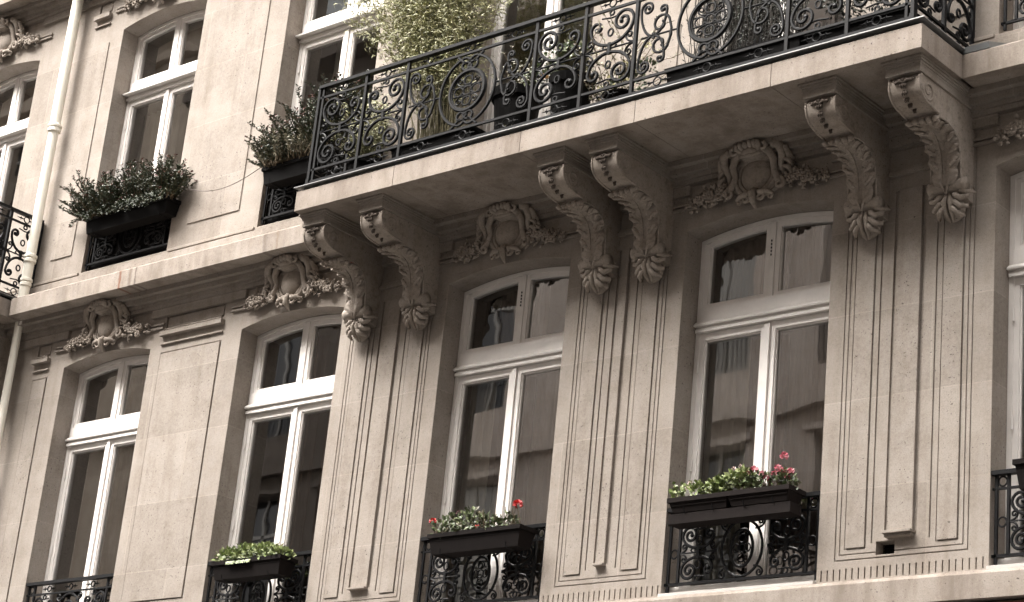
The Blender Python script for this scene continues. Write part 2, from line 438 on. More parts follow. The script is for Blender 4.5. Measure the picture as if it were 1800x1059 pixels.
# ground-floor rustication
zz = 0.0
while zz < 2.7: P(WX0, WX1, zz, zz+0.025, 0.025); zz += 0.45
# window openings
for i in cols:
    x0, x1 = CX[i]-OPEN_W/2, CX[i]+OPEN_W/2
    for fl in (0, 1):
        b_, s_ = op_spec(i, fl); P(x0, x1, b_, s_+RISE+0.001, None)
    P(x0+0.05, x1-0.05, GROUND+0.9, 2.3, None)
wall = relief(ops, WX0, WX1, WZ0, WZ1, 'wall', M_stone, building)

# arched heads of the openings
for i in cols:
    x0, x1 = CX[i]-OPEN_W/2, CX[i]+OPEN_W/2
    for fl in (0, 1):
        b_, s_ = op_spec(i, fl); top = s_+RISE+0.001; N = 16; mb = MB()
        for k in range(N):
            xa, xb = x0+(x1-x0)*k/N, x0+(x1-x0)*(k+1)/N
            za, zb = arch(xa, CX[i], s_), arch(xb, CX[i], s_)
            mb.face([(xa,0,za),(xb,0,zb),(xb,0,top),(xa,0,top)])
            mb.face([(xa,0,za),(xa,0.45,za),(xb,0.45,zb),(xb,0,zb)])
        mb.build('arch_head', M_stone, building)

# body of the house behind the facade (rooms, roof, party walls)
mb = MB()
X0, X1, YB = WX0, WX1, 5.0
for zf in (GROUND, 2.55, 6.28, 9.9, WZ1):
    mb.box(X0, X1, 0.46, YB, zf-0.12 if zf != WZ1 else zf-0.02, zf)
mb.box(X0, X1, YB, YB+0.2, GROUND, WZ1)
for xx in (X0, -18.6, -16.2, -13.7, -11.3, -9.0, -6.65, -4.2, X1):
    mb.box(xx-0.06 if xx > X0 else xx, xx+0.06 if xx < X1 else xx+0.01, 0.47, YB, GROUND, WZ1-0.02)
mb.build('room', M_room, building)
mb = MB(); mb.prism([(-0.05, WZ1), (5.3, WZ1), (5.3, WZ1+3), (1.4, WZ1+3.0)], WX0, WX1)
mb.build('roof', mat('roof_zinc', (0.22,0.23,0.25), 0.5, 0.3), building)

# cornices
def cornice(x0, x1, dz, name='cornice'):
    mb = MB()
    prof = [(-0.02, 6.19), (-0.30, 6.19), (-0.305, 6.35), (-0.29, 6.362), (-0.02, 6.41)]
    mb.prism([(y, z+dz) for y, z in prof], x0, x1)
    o = mb.build(name, M_cornice, building); return o
cornice(-16.05, BAL0+0.04, 0); cornice(BAL1-0.02, WX1, 0); cornice(WX0, WX1, FL)
# string course at first-floor sills
mb = MB(); mb.prism([(0, 2.89), (-0.10, 2.89), (-0.10, 3.04), (-0.085, 3.062), (0, 3.075)], WX0, WX1)
mb.build('string_course', M_cornice, building)
mb = MB(); mb.box(-8.0, WX1, -0.07, 0.0, 2.66, 2.868); mb.build('fascia', mat('red_brown_fascia', (0.13,0.045,0.03), 0.6), building)
mb = MB(); mb.box(-6.838, -6.706, 0.10, 0.12, 3.236, 3.32)
for k in range(7):
    x = -6.838 + k*0.022; mb.tube([(x, 0.09, 3.236), (x, 0.09, 3.32)], 0.003, 4)
for k in range(5):
    z = 3.236 + k*0.021; mb.tube([(-6.838, 0.095, z), (-6.706, 0.095, z)], 0.003, 4)
mb.build('air_vent', M_iron, building)

# ------------------------------------------------------------------ balcony slabs
def slab(x0, x1, name):
    mb = MB()
    js = [x0+(x1-x0)*f for f in (0, 0.19, 0.415, 0.60, 0.80, 1)]
    for a_, b_ in zip(js[:-1], js[1:]): mb.box(a_+(0.002 if a_ > x0 else 0), b_-(0.002 if b_ < x1 else 0), -0.80, 0.0, 6.19, 6.355)
    o = mb.build(name, M_slab, building)
    mb = MB(); mb.box(x0+0.035, x1-0.035, -0.765, 0.0, 6.355, 6.385); mb.build('slab_edge_shade', M_black, o)  # black strip standing in for the shadow beneath the zinc edge
    mb = MB(); mb.box(x0-0.02, x1+0.02, -0.815, 0.0, 6.386, 6.393)
    mb.box(x0-0.023, x1+0.023, -0.819, -0.8155, 6.386, 6.3935); mb.build('zinc_edge', M_zinc, o)
    mb = MB(); mb.box(x0, x1, -0.79, -0.01, 6.393, 6.412); mb.build('slab_paving', M_black, o)
    return o
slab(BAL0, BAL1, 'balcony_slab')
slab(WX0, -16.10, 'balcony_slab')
mb = MB()
mb.prism([(-0.30, 6.362), (-0.31, 6.40), (-0.05, 6.50), (-0.05, 6.47)], -6.145, -5.96)
mb.build('lead_flashing', M_flash, building)

# ------------------------------------------------------------------ scroll ironwork
def half_scroll(cx, zc, dx, dz, w, h, r0, turns=1.35, y=0.0):
    pts = []
    ex, ez = cx+dx*w, zc+dz*(h-r0)
    N = 10
    for k in range(N):
        a = (PI/2)*k/N
        pts.append((cx+dx*w*math.sin(a), y, zc+dz*(h-r0)*(1-math.cos(a))))
    sx, sz = ex-dx*r0, ez; M = int(16*turns)
    for k in range(M+1):
        t = k/M; a = 2*PI*turns*t; r = r0*(1-0.80*t)
        pts.append((sx+dx*r*math.cos(a), y, sz+dz*r*math.sin(a)))
    return pts
def u_scroll(mb, cx, zc, w, h, dz, big, y=0.0, rad=0.013):
    """two curled ends joined at the collar; big says on which side the larger curl is"""
    for dx in (-1, 1):
        bg_ = (dx == big)
        p = half_scroll(cx, zc, dx, dz, w*(0.50 if bg_ else 0.44), h*(1.0 if bg_ else 0.80), w*(0.23 if bg_ else 0.14), 1.5 if bg_ else 0.9, y)
        n = len(p); rr = [rad]*n
        mb.tube(p, rr, 6)
        e = p[-1]; mb.ball(e, rad*1.5, rad*1.3, rad*1.5, 6, 4)
def star_bar(mb, cx, z, w, y, r=0.032):
    N = 14
    mb.tube([(cx+r*math.cos(2*PI*k/N), y, z+r*math.sin(2*PI*k/N)) for k in range(N)], 0.006, 5, closed=True)
    for d in (-1, 1):
        a = cx+d*r; b = cx+d*(r+w)
        mb.tube([(a, y, z), ((a+b)/2, y, z), (b, y, z)], [0.006, 0.006, 0.0015], 5)
        m_ = a+(b-a)*0.45
        mb.tube([(m_, y, z-0.022), (m_, y, z), (m_, y, z+0.022)], [0.001, 0.006, 0.001], 5)
        mb.tube([(m_, y-0.018, z), (m_, y, z), (m_, y+0.018, z)], [0.001, 0.006, 0.001], 5)
def ring(mb, cx, z, rx, rz, y, rad, N=28):
    mb.tube([(cx+rx*math.cos(2*PI*k/N), y, z+rz*math.sin(2*PI*k/N)) for k in range(N)], rad, 6, closed=True)
def oval_panel(mb, cx, z0, z1, w, y=0.0, rad=0.0125):
    zc = (z0+z1)/2; h = z1-z0
    # thick inner oval with its lattice of little scrolls
    rx, rz = w*0.135, h*0.27
    ring(mb, cx, zc, rx, rz, y, rad*1.35); ring(mb, cx, zc, rx*0.90, rz*0.92, y, rad*0.6)
    for dx in (-1, 0, 1):
        for dz in (-1, 0, 1):
            if dx and dz: continue
            ring(mb, cx+dx*rx*0.50, zc+dz*rz*0.52, rx*0.26, rz*0.22, y, rad*0.55, 12)
    for dx in (-1, 1):
        for dz in (-1, 1):
            p = half_scroll(cx+dx*rx*0.20, zc+dz*rz*0.25, dx, dz, rx*0.42, rz*0.42, rx*0.16, 1.0, y); mb.tube(p, rad*0.5, 5)
        mb.tube([(cx+dx*rx*0.2, y, zc-rz*0.8), (cx+dx*rx*0.2, y, zc+rz*0.8)], rad*0.5, 5)
    for dz in (-0.22, 0.22): mb.tube([(cx-rx*0.9, y, zc+dz*rz), (cx+rx*0.9, y, zc+dz*rz)], rad*0.5, 5)
    # outer C arms round the oval, curling at head and foot
    orx, orz = w*0.215, h*0.47
    for dx in (-1, 1):
        p = []
        for k in range(25):
            a = -PI*0.40+PI*0.80*k/24
            p.append((cx+dx*orx*math.cos(a), y, zc+orz*math.sin(a)))
        mb.tube(p, rad, 6)
        for dz in (-1, 1):
            ex, ez = cx+dx*orx*math.cos(PI*0.40), zc+dz*orz*math.sin(PI*0.40); r0 = w*0.052
            q = []
            for k in range(22):
                t = k/21; a = PI*0.30+2*PI*1.2*t; r = r0*(1-0.75*t)
                q.append((ex+dx*(-r0*math.cos(PI*0.30)+r*math.cos(a)), y, ez+dz*(-r0*math.sin(PI*0.3)+r*math.sin(a))))
            mb.tube(q, rad*0.9, 6)
            # S scrolls from the arms to the corners
            b = []
            for k in range(20):
                t = k/19; a = 2*PI*1.15*t; r = w*0.062*(1-0.72*t)
                b.append((cx+dx*(w*0.275+(w*0.062-0)*0+ -r*math.cos(a)+w*0.062), y, zc+dz*(h*0.13+r*math.sin(a))))
            mb.tube(b, rad*0.85, 6)
            b2 = [(cx+dx*(w*0.275), y, zc+dz*h*0.13), (cx+dx*w*0.262, y, zc+dz*h*0.04), (cx+dx*w*0.262, y, zc)]
            mb.tube(b2, rad*0.85, 6)
        # side arch between oval and post
        u_scroll(mb, cx+dx*w*0.385, zc, w*0.19, h*0.46, 1, dx, y, rad*0.85)
        u_scroll(mb, cx+dx*w*0.385, zc, w*0.19, h*0.46, -1, dx, y, rad*0.85)
        mb.box(cx+dx*w*0.385-0.010, cx+dx*w*0.385+0.010, y-0.008, y+0.008, zc-0.022, zc+0.022)
        mb.tube([(cx+dx*orx*0.98, y, zc), (cx+dx*w*0.47, y, zc)], rad*0.6, 5)
    for dz in (-1, 1):
        p = [(cx-w*0.10, y, zc+dz*h*0.49), (cx-w*0.05, y, zc+dz*h*0.40), (cx, y, zc+dz*h*0.385), (cx+w*0.05, y, zc+dz*h*0.40), (cx+w*0.10, y, zc+dz*h*0.49)]
        mb.tube(p, rad*0.9, 6)
        ring(mb, cx, zc+dz*h*0.33, 0.018, 0.018, y, rad*0.7, 10)
def scroll_panel(mb, x0, x1, z0, z1, big, y=0.0, rad=0.013):
    w = x1-x0; cx = (x0+x1)/2+big*0.0; zc = (z0+z1)/2; h = (z1-z0)/2
    u_scroll(mb, cx, zc+0.03, w*0.92, h-0.045, 1, big, y, rad); u_scroll(mb, cx, zc-0.03, w*0.92, h-0.045, -1, big, y, rad)
    mb.box(cx-0.012, cx+0.012, y-0.010, y+0.010, zc-0.045, zc+0.045)
    mb.tube([(x0, y, zc), (x1, y, zc)], rad*0.55, 5)
    for zz_ in (z0+0.020, z1-0.020): ring(mb, cx, zz_, 0.019, 0.019, y, rad*0.6, 10)
    for dz_ in (-1, 1):
        ring(mb, cx, zc+dz_*h*0.42, 0.022, 0.028, y, rad*0.6, 12)
        for dx_ in (-1, 1):
            q = half_scroll(cx+dx_*w*0.5, zc+dz_*h*0.02, -dx_, dz_, w*0.17, h*0.30, w*0.07, 1.1, y); mb.tube(q, rad*0.65, 5)
    for dx in (-1, 1):
        mb.tube([(cx+dx*0.012, y, zc+0.02), (cx+dx*0.05, y, zc+0.035), (cx+dx*0.062, y, zc+0.015), (cx+dx*0.05, y, zc+0.005)], rad*0.6, 5)
        ex = cx+dx*w*0.20
        mb.tube([(ex, y, z1-h*0.16), (cx, y, z1-h*0.20)], rad*0.5, 5); mb.tube([(ex, y, z0+h*0.16), (cx, y, z0+h*0.20)], rad*0.5, 5)

def run_railing(parent, xs, kinds, y0, z0, z1, first_post=True, axis='x', xfix=0.0):
    """xs: post positions, kinds: panel between posts; axis y runs along depth at xfix"""
    def T(m):
        if axis == 'y': m.v = [(xfix+(v[1]-y0), v[0], v[2]) for v in m.v]
        return m
    lo, hi = z0+0.105, z1-0.095
    m = MB()
    for z, r in ((z1, 0.013), (hi, 0.009), (lo, 0.009), (z0, 0.012)):
        m.box(xs[0], xs[-1], y0-(0.022 if z == z1 else r), y0+(0.022 if z == z1 else r), z-r, z+r)
    T(m).build('rail', M_iron, parent)
    for k, x in enumerate(xs):
        m = MB(); m.box(x-0.0125, x+0.0125, y0-0.0125, y0+0.0125, z0-0.03, z1-0.005)
        if k in (0, len(xs)-1) and axis == 'x':
            m_ = MB(); m_.box(x-0.010+(0.045 if k == 0 else -0.045), x+0.010+(0.045 if k == 0 else -0.045), y0-0.009, y0+0.009, z0, z1-0.01)
            m_.build('post', M_iron, parent)
            m.box(x-0.016, x+0.016, y0-0.018, y0+0.018, z0-0.035, z0+0.03)
        T(m).build('post', M_iron, parent)
    for k in range(len(xs)-1):
        a, b = xs[k]+0.012, xs[k+1]-0.012
        if k == 0 and axis == 'x': a += 0.045
        if k == len(xs)-2 and axis == 'x': b -= 0.045
        m = MB(); kd = kinds[k]; c = (a+b)/2
        if kd == 'O': oval_panel(m, c, lo+0.01, hi-0.01, b-a, y0)
        else: scroll_panel(m, a, b, lo+0.01, hi-0.01, 1 if kd == 'R' else -1, y0)
        T(m).build('scroll_panel', M_iron, parent)
        n = 3 if kd == 'O' else 1
        for q in range(n):
            cc = a+(b-a)*(q+0.5)/n
            m = MB(); star_bar(m, cc, (z0+lo)/2, 0.085, y0); T(m).build('frieze_ring', M_iron, parent)
            m = MB(); star_bar(m, cc, (z1+hi)/2, 0.085, y0, 0.030); T(m).build('frieze_ring', M_iron, parent)

rail1 = empty('balcony_railing', (-9.0+12.0, -0.75, 6.41-GROUND), building)
posts = [-11.655, -11.13, -10.68, -9.385, -8.925, -8.462, -7.185, -6.725, -6.245]
run_railing(rail1, posts, ['L', 'R', 'O', 'L', 'R', 'O', 'L', 'R'], -0.755, 6.435, 7.262)
for xf in (-11.655, -6.245):
    run_railing(rail1, [-0.735, -0.38, -0.02], ['L', 'R'], 0.0, 6.435, 7.262, axis='y', xfix=xf)
rail2 = empty('balcony_railing', (-19.0+12.0, -0.75, 6.41-GROUND), building)
run_railing(rail2, [-21.6, -21.1, -20.65, -19.35, -18.9, -18.45, -17.15, -16.7, -16.2], ['L', 'R', 'O', 'L', 'R', 'O', 'L', 'R'], -0.755, 6.435, 7.262)
run_railing(rail2, [-0.735, -0.38, -0.02], ['L', 'R'], 0.0, 6.435, 7.262, axis='y', xfix=-16.2)

# window guards
def guard(i, base, ztop, y0=0.035):
    cx = CX[i]; x0, x1 = cx-OPEN_W/2, cx+OPEN_W/2
    root = empty('window_guard', (cx+12.0, y0, base-GROUND), building)
    lo = base+0.085; hi = ztop-0.10
    m = MB(); m.box(x0, x1, y0-0.03, y0+0.018, ztop-0.018, ztop+0.008)
    m.box(x0, x1, y0-0.008, y0+0.008, hi-0.007, hi+0.007); m.box(x0, x1, y0-0.009, y0+0.009, lo-0.009, lo+0.009)
    m.build('rail', M_iron, root)
    for x in (x0+0.025, x0+0.105, x1-0.105, x1-0.025):
        m = MB(); m.box(x-0.009, x+0.009, y0-0.009, y0+0.009, lo-(0.05 if abs(x-cx) > 0.55 else 0), ztop-0.018); m.build('post', M_iron, root)
    m = MB()
    for x in (x0+0.065, x1-0.065):
        ring(m, x, (lo+hi)/2, 0.028, 0.030, y0, 0.006, 14); ring(m, x, (hi+ztop)/2-0.006, 0.028, 0.030, y0, 0.006, 14)
    m.build('ring', M_iron, root)
    m = MB(); a0, a1 = x0+0.115, x1-0.115; ow = 0.40
    scroll_panel(m, a0, cx-ow/2, lo+0.01, hi-0.01, -1, y0, 0.0105); scroll_panel(m, cx+ow/2, a1, lo+0.01, hi-0.01, 1, y0, 0.0105)
    ring(m, cx, (lo+hi)/2, 0.16, (hi-lo)*0.46, y0, 0.010); ring(m, cx, (lo+hi)/2, 0.085, (hi-lo)*0.30, y0, 0.011)
    for dz in (-1, 0, 1): ring(m, cx, (lo+hi)/2+dz*0.065, 0.030, 0.028, y0, 0.005, 12)
    for dx in (-1, 1): ring(m, cx+dx*0.045, (lo+hi)/2, 0.022, 0.028, y0, 0.005, 12)
    for dx in (-1, 1):
        for dz in (-1, 1):
            p = half_scroll(cx+dx*0.10, (lo+hi)/2+dz*(hi-lo)*0.30, dx, dz, 0.07, (hi-lo)*0.17, 0.026, 1.2, y0); m.tube(p, 0.007, 5)
    m.build('scroll_panel', M_iron, root)
    for q in (-0.30, 0.0, 0.30):
        m = MB(); star_bar(m, cx+q, (hi+ztop)/2-0.006, 0.07, y0, 0.024); m.build('frieze_ring', M_iron, root)
    return root
for i in (0, 1, 2, 3, 4, 5): guard(i, 3.085, 3.682)
for i in (1, 2, 5):
    gd_ = guard(i, 6.62, 7.19)
    if i < 5:
        m = MB(); m.box(CX[i]-0.59, CX[i]+0.59, 0.062, 0.066, 6.66, 7.16); m.build('backing_screen', M_rail_black, gd_)

# ------------------------------------------------------------------ windows
def window(i, base, spring, door=False, curtains=None):
    cx = CX[i]; x0, x1 = cx-OPEN_W/2+0.001, cx+OPEN_W/2-0.001
    F0, F1 = 0.185, 0.26            # fixed frame depth
    T0, T1 = spring-0.70, spring-0.52        # transom bar
    fr = MB(); e = 0.035
    # fixed frame: sill, jambs, transom, arched head
    fr.box(x0, x0+e, F0, F1, base, spring-0.005); fr.box(x1-e, x1, F0, F1, base, spring-0.005)
    fr.box(x0+e, x1-e, F0+0.002, F1, base, base+0.05)
    fr.box(x0+e, x1-e, F0-0.015, F1, T0, T1-0.002)
    pj_ = 0.058 if base > 5 else 0.026
    fr.prism([(F0-0.015, T0+0.042), (F0-0.013-pj_, T0+0.042), (F0-0.016-pj_, T0+0.054), (F0-0.015-pj_*0.6, T0+0.066), (F0-0.015, T0+0.080)], x0+0.004, x1-0.004)
    fr.prism([(F0-0.015, T0-0.001), (F0-0.024, T0-0.001), (F0-0.024, T0+0.022), (F0-0.015, T0+0.030)], x0+0.01, x1-0.01)
    N = 16
    def headband(mb, xa_, xb_, zo, zi, ya, yb, w=OPEN_W):
        for k in range(N):
            xa, xb = xa_+(xb_-xa_)*k/N, xa_+(xb_-xa_)*(k+1)/N
            A, B = arch(xa, cx, spring), arch(xb, cx, spring)
            ia, ib = A-zi, B-zi; oa, ob = A-zo, B-zo
            mb.face([(xa,ya,ia),(xb,ya,ib),(xb,ya,ob),(xa,ya,oa)])
            mb.face([(xa,ya,ia),(xa,yb,ia),(xb,yb,ib),(xb,ya,ib)])
            if zo > 0.002: mb.face([(xa,ya,oa),(xb,ya,ob),(xb,yb,ob),(xa,yb,oa)])
    headband(fr, x0, x1, 0.004, 0.036, F0-0.001, F1)
    fr.box(cx-0.022, cx+0.022, F0-0.001, F1, T1, arch(cx, cx, spring)-0.03)
    frame = fr.build('window', M_white, building)
    # casements: two above the transom, two below
    for s in (-1, 1):
        a, b = (x0+e, cx-0.022) if s < 0 else (cx+0.022, x1-e)
        st = 0.038
        m = MB()
        zt = lambda x: arch(x, cx, spring)-0.037
        ya, yb = F0+0.008, F1-0.01
        m.box(a, a+st, ya, yb, T1, zt(a)-0.001); m.box(b-st, b, ya, yb, T1, zt(b)-0.001)
        m.box(a+st, b-st, ya, yb, T1, T1+0.035)
        headband(m, a+st, b-st, 0.037, 0.075, ya, yb)
        # glazing bead
        m.box(a+st, a+st+0.009, ya+0.012, yb, T1+0.035, spring-0.045); m.box(b-st-0.009, b-st, ya+0.012, yb, T1+0.035, spring-0.045)
        m.build('casement', M_white, frame)
        m = MB()
        xs_ = [a+st+(b-a-2*st)*k/8 for k in range(9)]
        m.face([(x, F0+0.035, T1+0.034) for x in xs_]+[(x, F0+0.035, arch(x, cx, spring)-0.07) for x in reversed(xs_)])
        m.build('pane', M_glass, frame)
        # lower leaf
        m = MB(); a2, b2 = (x0+e, cx-0.001) if s < 0 else (cx+0.001, x1-e); st2 = 0.058; so = 0.038
        l_, r_ = (so, st2) if s < 0 else (st2, so)
        m.box(a2, a2+l_, ya, yb, base+0.05, T0-0.003); m.box(b2-r_, b2, ya, yb, base+0.05, T0-0.003)
        foot = 0.42 if door else 0.10
        m.box(a2+l_, b2-r_, ya, yb, T0-0.055, T0-0.003); m.box(a2+l_, b2-r_, ya, yb, base+0.05, base+foot)
        for (u0, u1, v0, v1) in ((a2+l_, a2+l_+0.01, base+foot, T0-0.055), (b2-r_-0.01, b2-r_, base+foot, T0-0.055), (a2+l_+0.01, b2-r_-0.01, T0-0.065, T0-0.055)):
            m.box(u0, u1, ya+0.012, yb, v0, v1)
        if s < 0: m.box(cx-0.022, cx+0.020, ya-0.016, ya-0.001, base+0.06, T0-0.012)
        m.build('casement', M_white, frame)
        m = MB(); m.face([(a2+l_, F0+0.035, base+foot-0.001), (b2-r_, F0+0.035, base+foot-0.001), (b2-r_, F0+0.035, T0-0.054), (a2+l_, F0+0.035, T0-0.054)])
        m.build('pane', M_glass, frame)
    for zh in (base+0.35, (base+T0)/2, T0-0.25):
        m = MB(); m.tube([(x0+e+0.002, F0-0.004, zh-0.045), (x0+e+0.002, F0-0.004, zh+0.045)], 0.008, 8); m.build('hinge', M_white, frame)
    for j in range(5):
        m = MB(); m.tube([(cx-0.006, F0-0.004, spring-0.10-0.026*j), (cx-0.006, F0-0.004, spring-0.112-0.026*j)], 0.005, 6); m.build('screw_head', M_iron, frame) if i in (3, 4) and base < 5 else None
    for (u0, u1, yy, mm, v0, v1) in (curtains or []):
        m = MB(); n = int(max(8, abs(u1-u0)*60)); ph = rnd.random()*6
        rows = [v0, (v0+v1)/2, v1]
        g = [[(cx+u0+(u1-u0)*k/n, yy+(0.009 if mm is M_curtain_mid else 0.022)*math.sin(k*0.95+ph)+0.008*math.sin(k*2.3+r_), z) for k in range(n+1)] for r_, z in enumerate(rows)]
        for r_ in range(2):
            for k in range(n): m.face([g[r_][k], g[r_][k+1], g[r_+1][k+1], g[r_+1][k]])
        m.build('curtain', mm, frame)
    return frame
C, D = M_curtain, M_curtain_dark
lb, ls, ub = LOW_BASE+0.001, LOW_SPRING, UP_BASE+0.001
window(0, lb, ls); 
window(1, lb, ls, curtains=[(-0.32, 0.60, 0.50, D, 3.1, 5.7)])
window(2, lb, ls, curtains=[(-0.40, -0.02, 0.45, D, 3.1, 5.7), (0.1, 0.60, 0.45, D, 3.1, 5.75)])
window(3, lb, ls, curtains=[(-0.60, -0.30, 0.36, C, 3.1, 5.0), (-0.34, 0.0, 0.44, D, 3.1, 5.0), (0.05, 0.6, 0.38, M_curtain_mid, 3.1, 5.0), (-0.5, 0.0, 0.5, M_curtain_mid, 5.0, 5.92)])
window(4, lb, ls, curtains=[(-0.60, -0.27, 0.36, C, 3.1, 5.0), (-0.30, -0.02, 0.46, D, 3.1, 5.0), (0.04, 0.6, 0.40, M_curtain_mid, 3.1, 5.0), (-0.60, -0.02, 0.42, M_curtain_mid, 5.02, 5.92), (0.02, 0.6, 0.38, M_curtain_mid, 5.02, 5.92)])
window(5, lb, ls, curtains=[(-0.6, -0.2, 0.4, C, 3.1, 5.0)])
window(0, 6.405, UP_SPRING, True)
window(1, ub, UP_SPRING, curtains=[(-0.60, 0.6, 0.42, C, 6.7, 8.4)])
window(2, ub, UP_SPRING, curtains=[(-0.38, -0.15, 0.40, C, 6.7, 9.1), (0.2, 0.6, 0.40, C, 6.7, 9.1)])
window(3, 6.405, UP_SPRING, True, curtains=[(-0.6, 0.0, 0.45, D, 6.5, 9.1)])
window(4, 6.405, UP_SPRING, True)
window(5, ub, UP_SPRING, curtains=[(-0.6, 0.6, 0.45, C, 6.7, 9.1)])
# white sills
for i in (1, 2, 3, 4, 5):
    m = MB(); m.box(CX[i]-OPEN_W/2+0.002, CX[i]+OPEN_W/2-0.002, -0.035, 0.19, 3.076, 3.098); m.box(CX[i]-OPEN_W/2+0.002, CX[i]+OPEN_W/2-0.002, 0.06, 0.188, 3.098, 3.16)
    m.build('window_sill', M_sill, building)

# ------------------------------------------------------------------ consoles
PROFILE0 = [(0.0,6.085),(-0.665,6.085),(-0.690,6.060),(-0.692,6.02),(-0.675,5.975),(-0.645,5.942),(-0.60,5.922),(-0.545,5.910),(-0.49,5.905),(-0.455,5.900),(-0.445,5.882),
           (-0.40,5.890),(-0.33,5.890),(-0.265,5.872),(-0.215,5.835),(-0.180,5.78),(-0.162,5.71),(-0.155,5.62),(-0.150,5.54),(-0.12,5.50),(-0.07,5.47),(0.0,5.46)]
def catmull(p, n=3, a=1, b=None):
    out = p[:a]; b = len(p)-2 if b is None else b
    for i in range(a, b):
        p0, p1, p2, p3 = (Vector(p[max(0, i-1)]), Vector(p[i]), Vector(p[i+1]), Vector(p[min(len(p)-1, i+2)]))
        for k in range(n):
            t = k/n
            q = 0.5*((2*p1)+(p2-p0)*t+(2*p0-5*p1+4*p2-p3)*t*t+(3*p1-p0-3*p2+p3)*t*t*t); out.append(tuple(q))
    return out+p[b:]
PROFILE = catmull(PROFILE0[:10], 3, 2, 9)+catmull(PROFILE0[10:], 3, 0, 11)
def path_at(t):
    pts = PROFILE0[10:19]; L = [0]
    for a, b in zip(pts, pts[1:]): L.append(L[-1]+math.hypot(b[0]-a[0], b[1]-a[1]))
    d = t*L[-1]
    for k in range(len(pts)-1):
        if d <= L[k+1] or k == len(pts)-2:
            f = (d-L[k])/(L[k+1]-L[k]); a, b = pts[k], pts[k+1]
            ty, tz = b[0]-a[0], b[1]-a[1]; l = math.hypot(ty, tz)
            return (a[0]+ty*f, a[1]+tz*f), (ty/l, tz/l), (tz/l, -ty/l)   # pos, tangent, outward normal (towards street/down)
def make_console(cx):
    hw = 0.108
    m = MB(); m.prism(PROFILE, cx-hw, cx+hw)
    con = m.build('console', M_carved, building, loc=(cx, 0, 5.4))
    con.parent = building; con.location = Vector((cx, 0, 5.4))-building.location
    w = Vector((cx, 0, 5.4))
    def sub(m, name, mt=M_carved, sm=True):
        m.v = [tuple(Vector(v)-w) for v in m.v]
        me = bpy.data.meshes.new(name); me.from_pydata(m.v, [], m.f); me.update()
        me.polygons.foreach_set('use_smooth', [sm]*len(me.polygons)); me.materials.append(mt)
        o = bpy.data.objects.new(name, me); scene.collection.objects.link(o); o.parent = con
    # cap: two stepped slabs below the balcony, running back to the wall
    m = MB()
    for k in range(5):          # cavetto in fine steps
        f = (k/4)**1.8; m.box(cx-hw-0.012-0.030*f, cx+hw+0.010+0.026*f, -0.706-0.032*f, 0, 6.112+0.0154*k, 6.112+0.0154*(k+1)-(0.0 if k < 4 else 0.001))
    m.box(cx-hw-0.016, cx+hw+0.014, -0.712, 0, 6.086, 6.1115)
    sub(m, 'console_cap', M_stone, False)
    # volute scrolls on both cheeks and rims along the front
    m = MB()
    for s in (-1, 1):
        X = cx+s*hw
        p = []
        for k in range(30):
            t = k/29; a = PI*0.95+t*2*PI*1.5; r = 0.075*(1-0.78*t)
            p.append((X, -0.585-r*math.cos(a+PI)*-1*-1, 6.0+r*math.sin(a)))
        m.tube(p, [0.011*(1-0.4*k/29) for k in range(30)], 6)
        m.tube([(X, y, z) for y, z in PROFILE0[1:10]], 0.009, 6)
        m.tube([(X-s*0.004, y, z) for y, z in PROFILE0[10:20]], 0.008, 6)
        # small roll at the foot
        q = []
        for k in range(22):
            t = k/21; a = PI*0.5+t*2*PI*1.3; r = 0.045*(1-0.75*t)
            q.append((X+s*0.004, -0.115+r*math.cos(a), 5.545+r*math.sin(a)))
        m.tube(q, 0.009, 6)
    m.tube([(cx-hw-0.02, -0.125, 5.545), (cx-hw+0.03, -0.125, 5.545), (cx, -0.13, 5.54), (cx+hw-0.03, -0.125, 5.545), (cx+hw+0.02, -0.125, 5.545)], [0.046, 0.042, 0.03, 0.042, 0.046], 12)
    sub(m, 'volute')
    # husk drop on the volute face
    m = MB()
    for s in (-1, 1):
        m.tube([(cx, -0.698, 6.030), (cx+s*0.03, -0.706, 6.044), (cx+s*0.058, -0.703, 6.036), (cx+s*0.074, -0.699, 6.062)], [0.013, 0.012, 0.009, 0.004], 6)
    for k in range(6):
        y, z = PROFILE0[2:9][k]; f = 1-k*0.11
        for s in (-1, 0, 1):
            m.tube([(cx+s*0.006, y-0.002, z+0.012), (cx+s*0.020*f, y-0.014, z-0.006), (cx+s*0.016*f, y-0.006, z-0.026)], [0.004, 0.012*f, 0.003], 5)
    sub(m, 'husk_drop', M_husk)
    # acanthus leaf clothing the lower bend
    m = MB()
    for off in (-0.012, 0.012, 0.0):
        p = []
        for k in range(17):
            (y, z), t_, n_ = path_at(k/16); h = 0.012+0.010*math.sin(PI*k/16)
            p.append((cx+off*(1+0.8*math.sin(PI*k/16)), y+n_[0]*h*(-1 if False else 1), z+n_[1]*h))
        m.tube(p, 0.007 if off else 0.005, 5)
    # broad leaf sheet, arched in section, with a scalloped and veined edge
    NU, NV = 48, 14; g0 = len(m.v)
    for iu in range(NU+1):
        u = iu/NU; (y, z), t_, n_ = path_at(u)
        wd = 0.072+0.052*math.sin(PI*min(1, 0.15+u*0.80)); lob = abs(math.sin(PI*(u*5.0)))**0.5
        wd *= 0.66+0.34*lob
        for iv in range(NV+1):
            v = -1+2*iv/NV; vein = 0.007*math.cos(2*PI*(u*15+abs(v)*1.5))
            h = 0.006+0.026*(1-abs(v)**2.2)+vein*abs(v)**0.5*(1 if abs(v) < 0.97 else 0)-(0.016 if 0.08 < abs(v) < 0.22 else 0)
            h += 0.012*lob*abs(v)
            m.v.append((cx+v*wd, y+n_[0]*h, z+n_[1]*h))
    for iu in range(NU):
        for iv in range(NV):
            q = g0+iu*(NV+1)+iv; m.f.append((q, q+1, q+NV+2, q+NV+1))
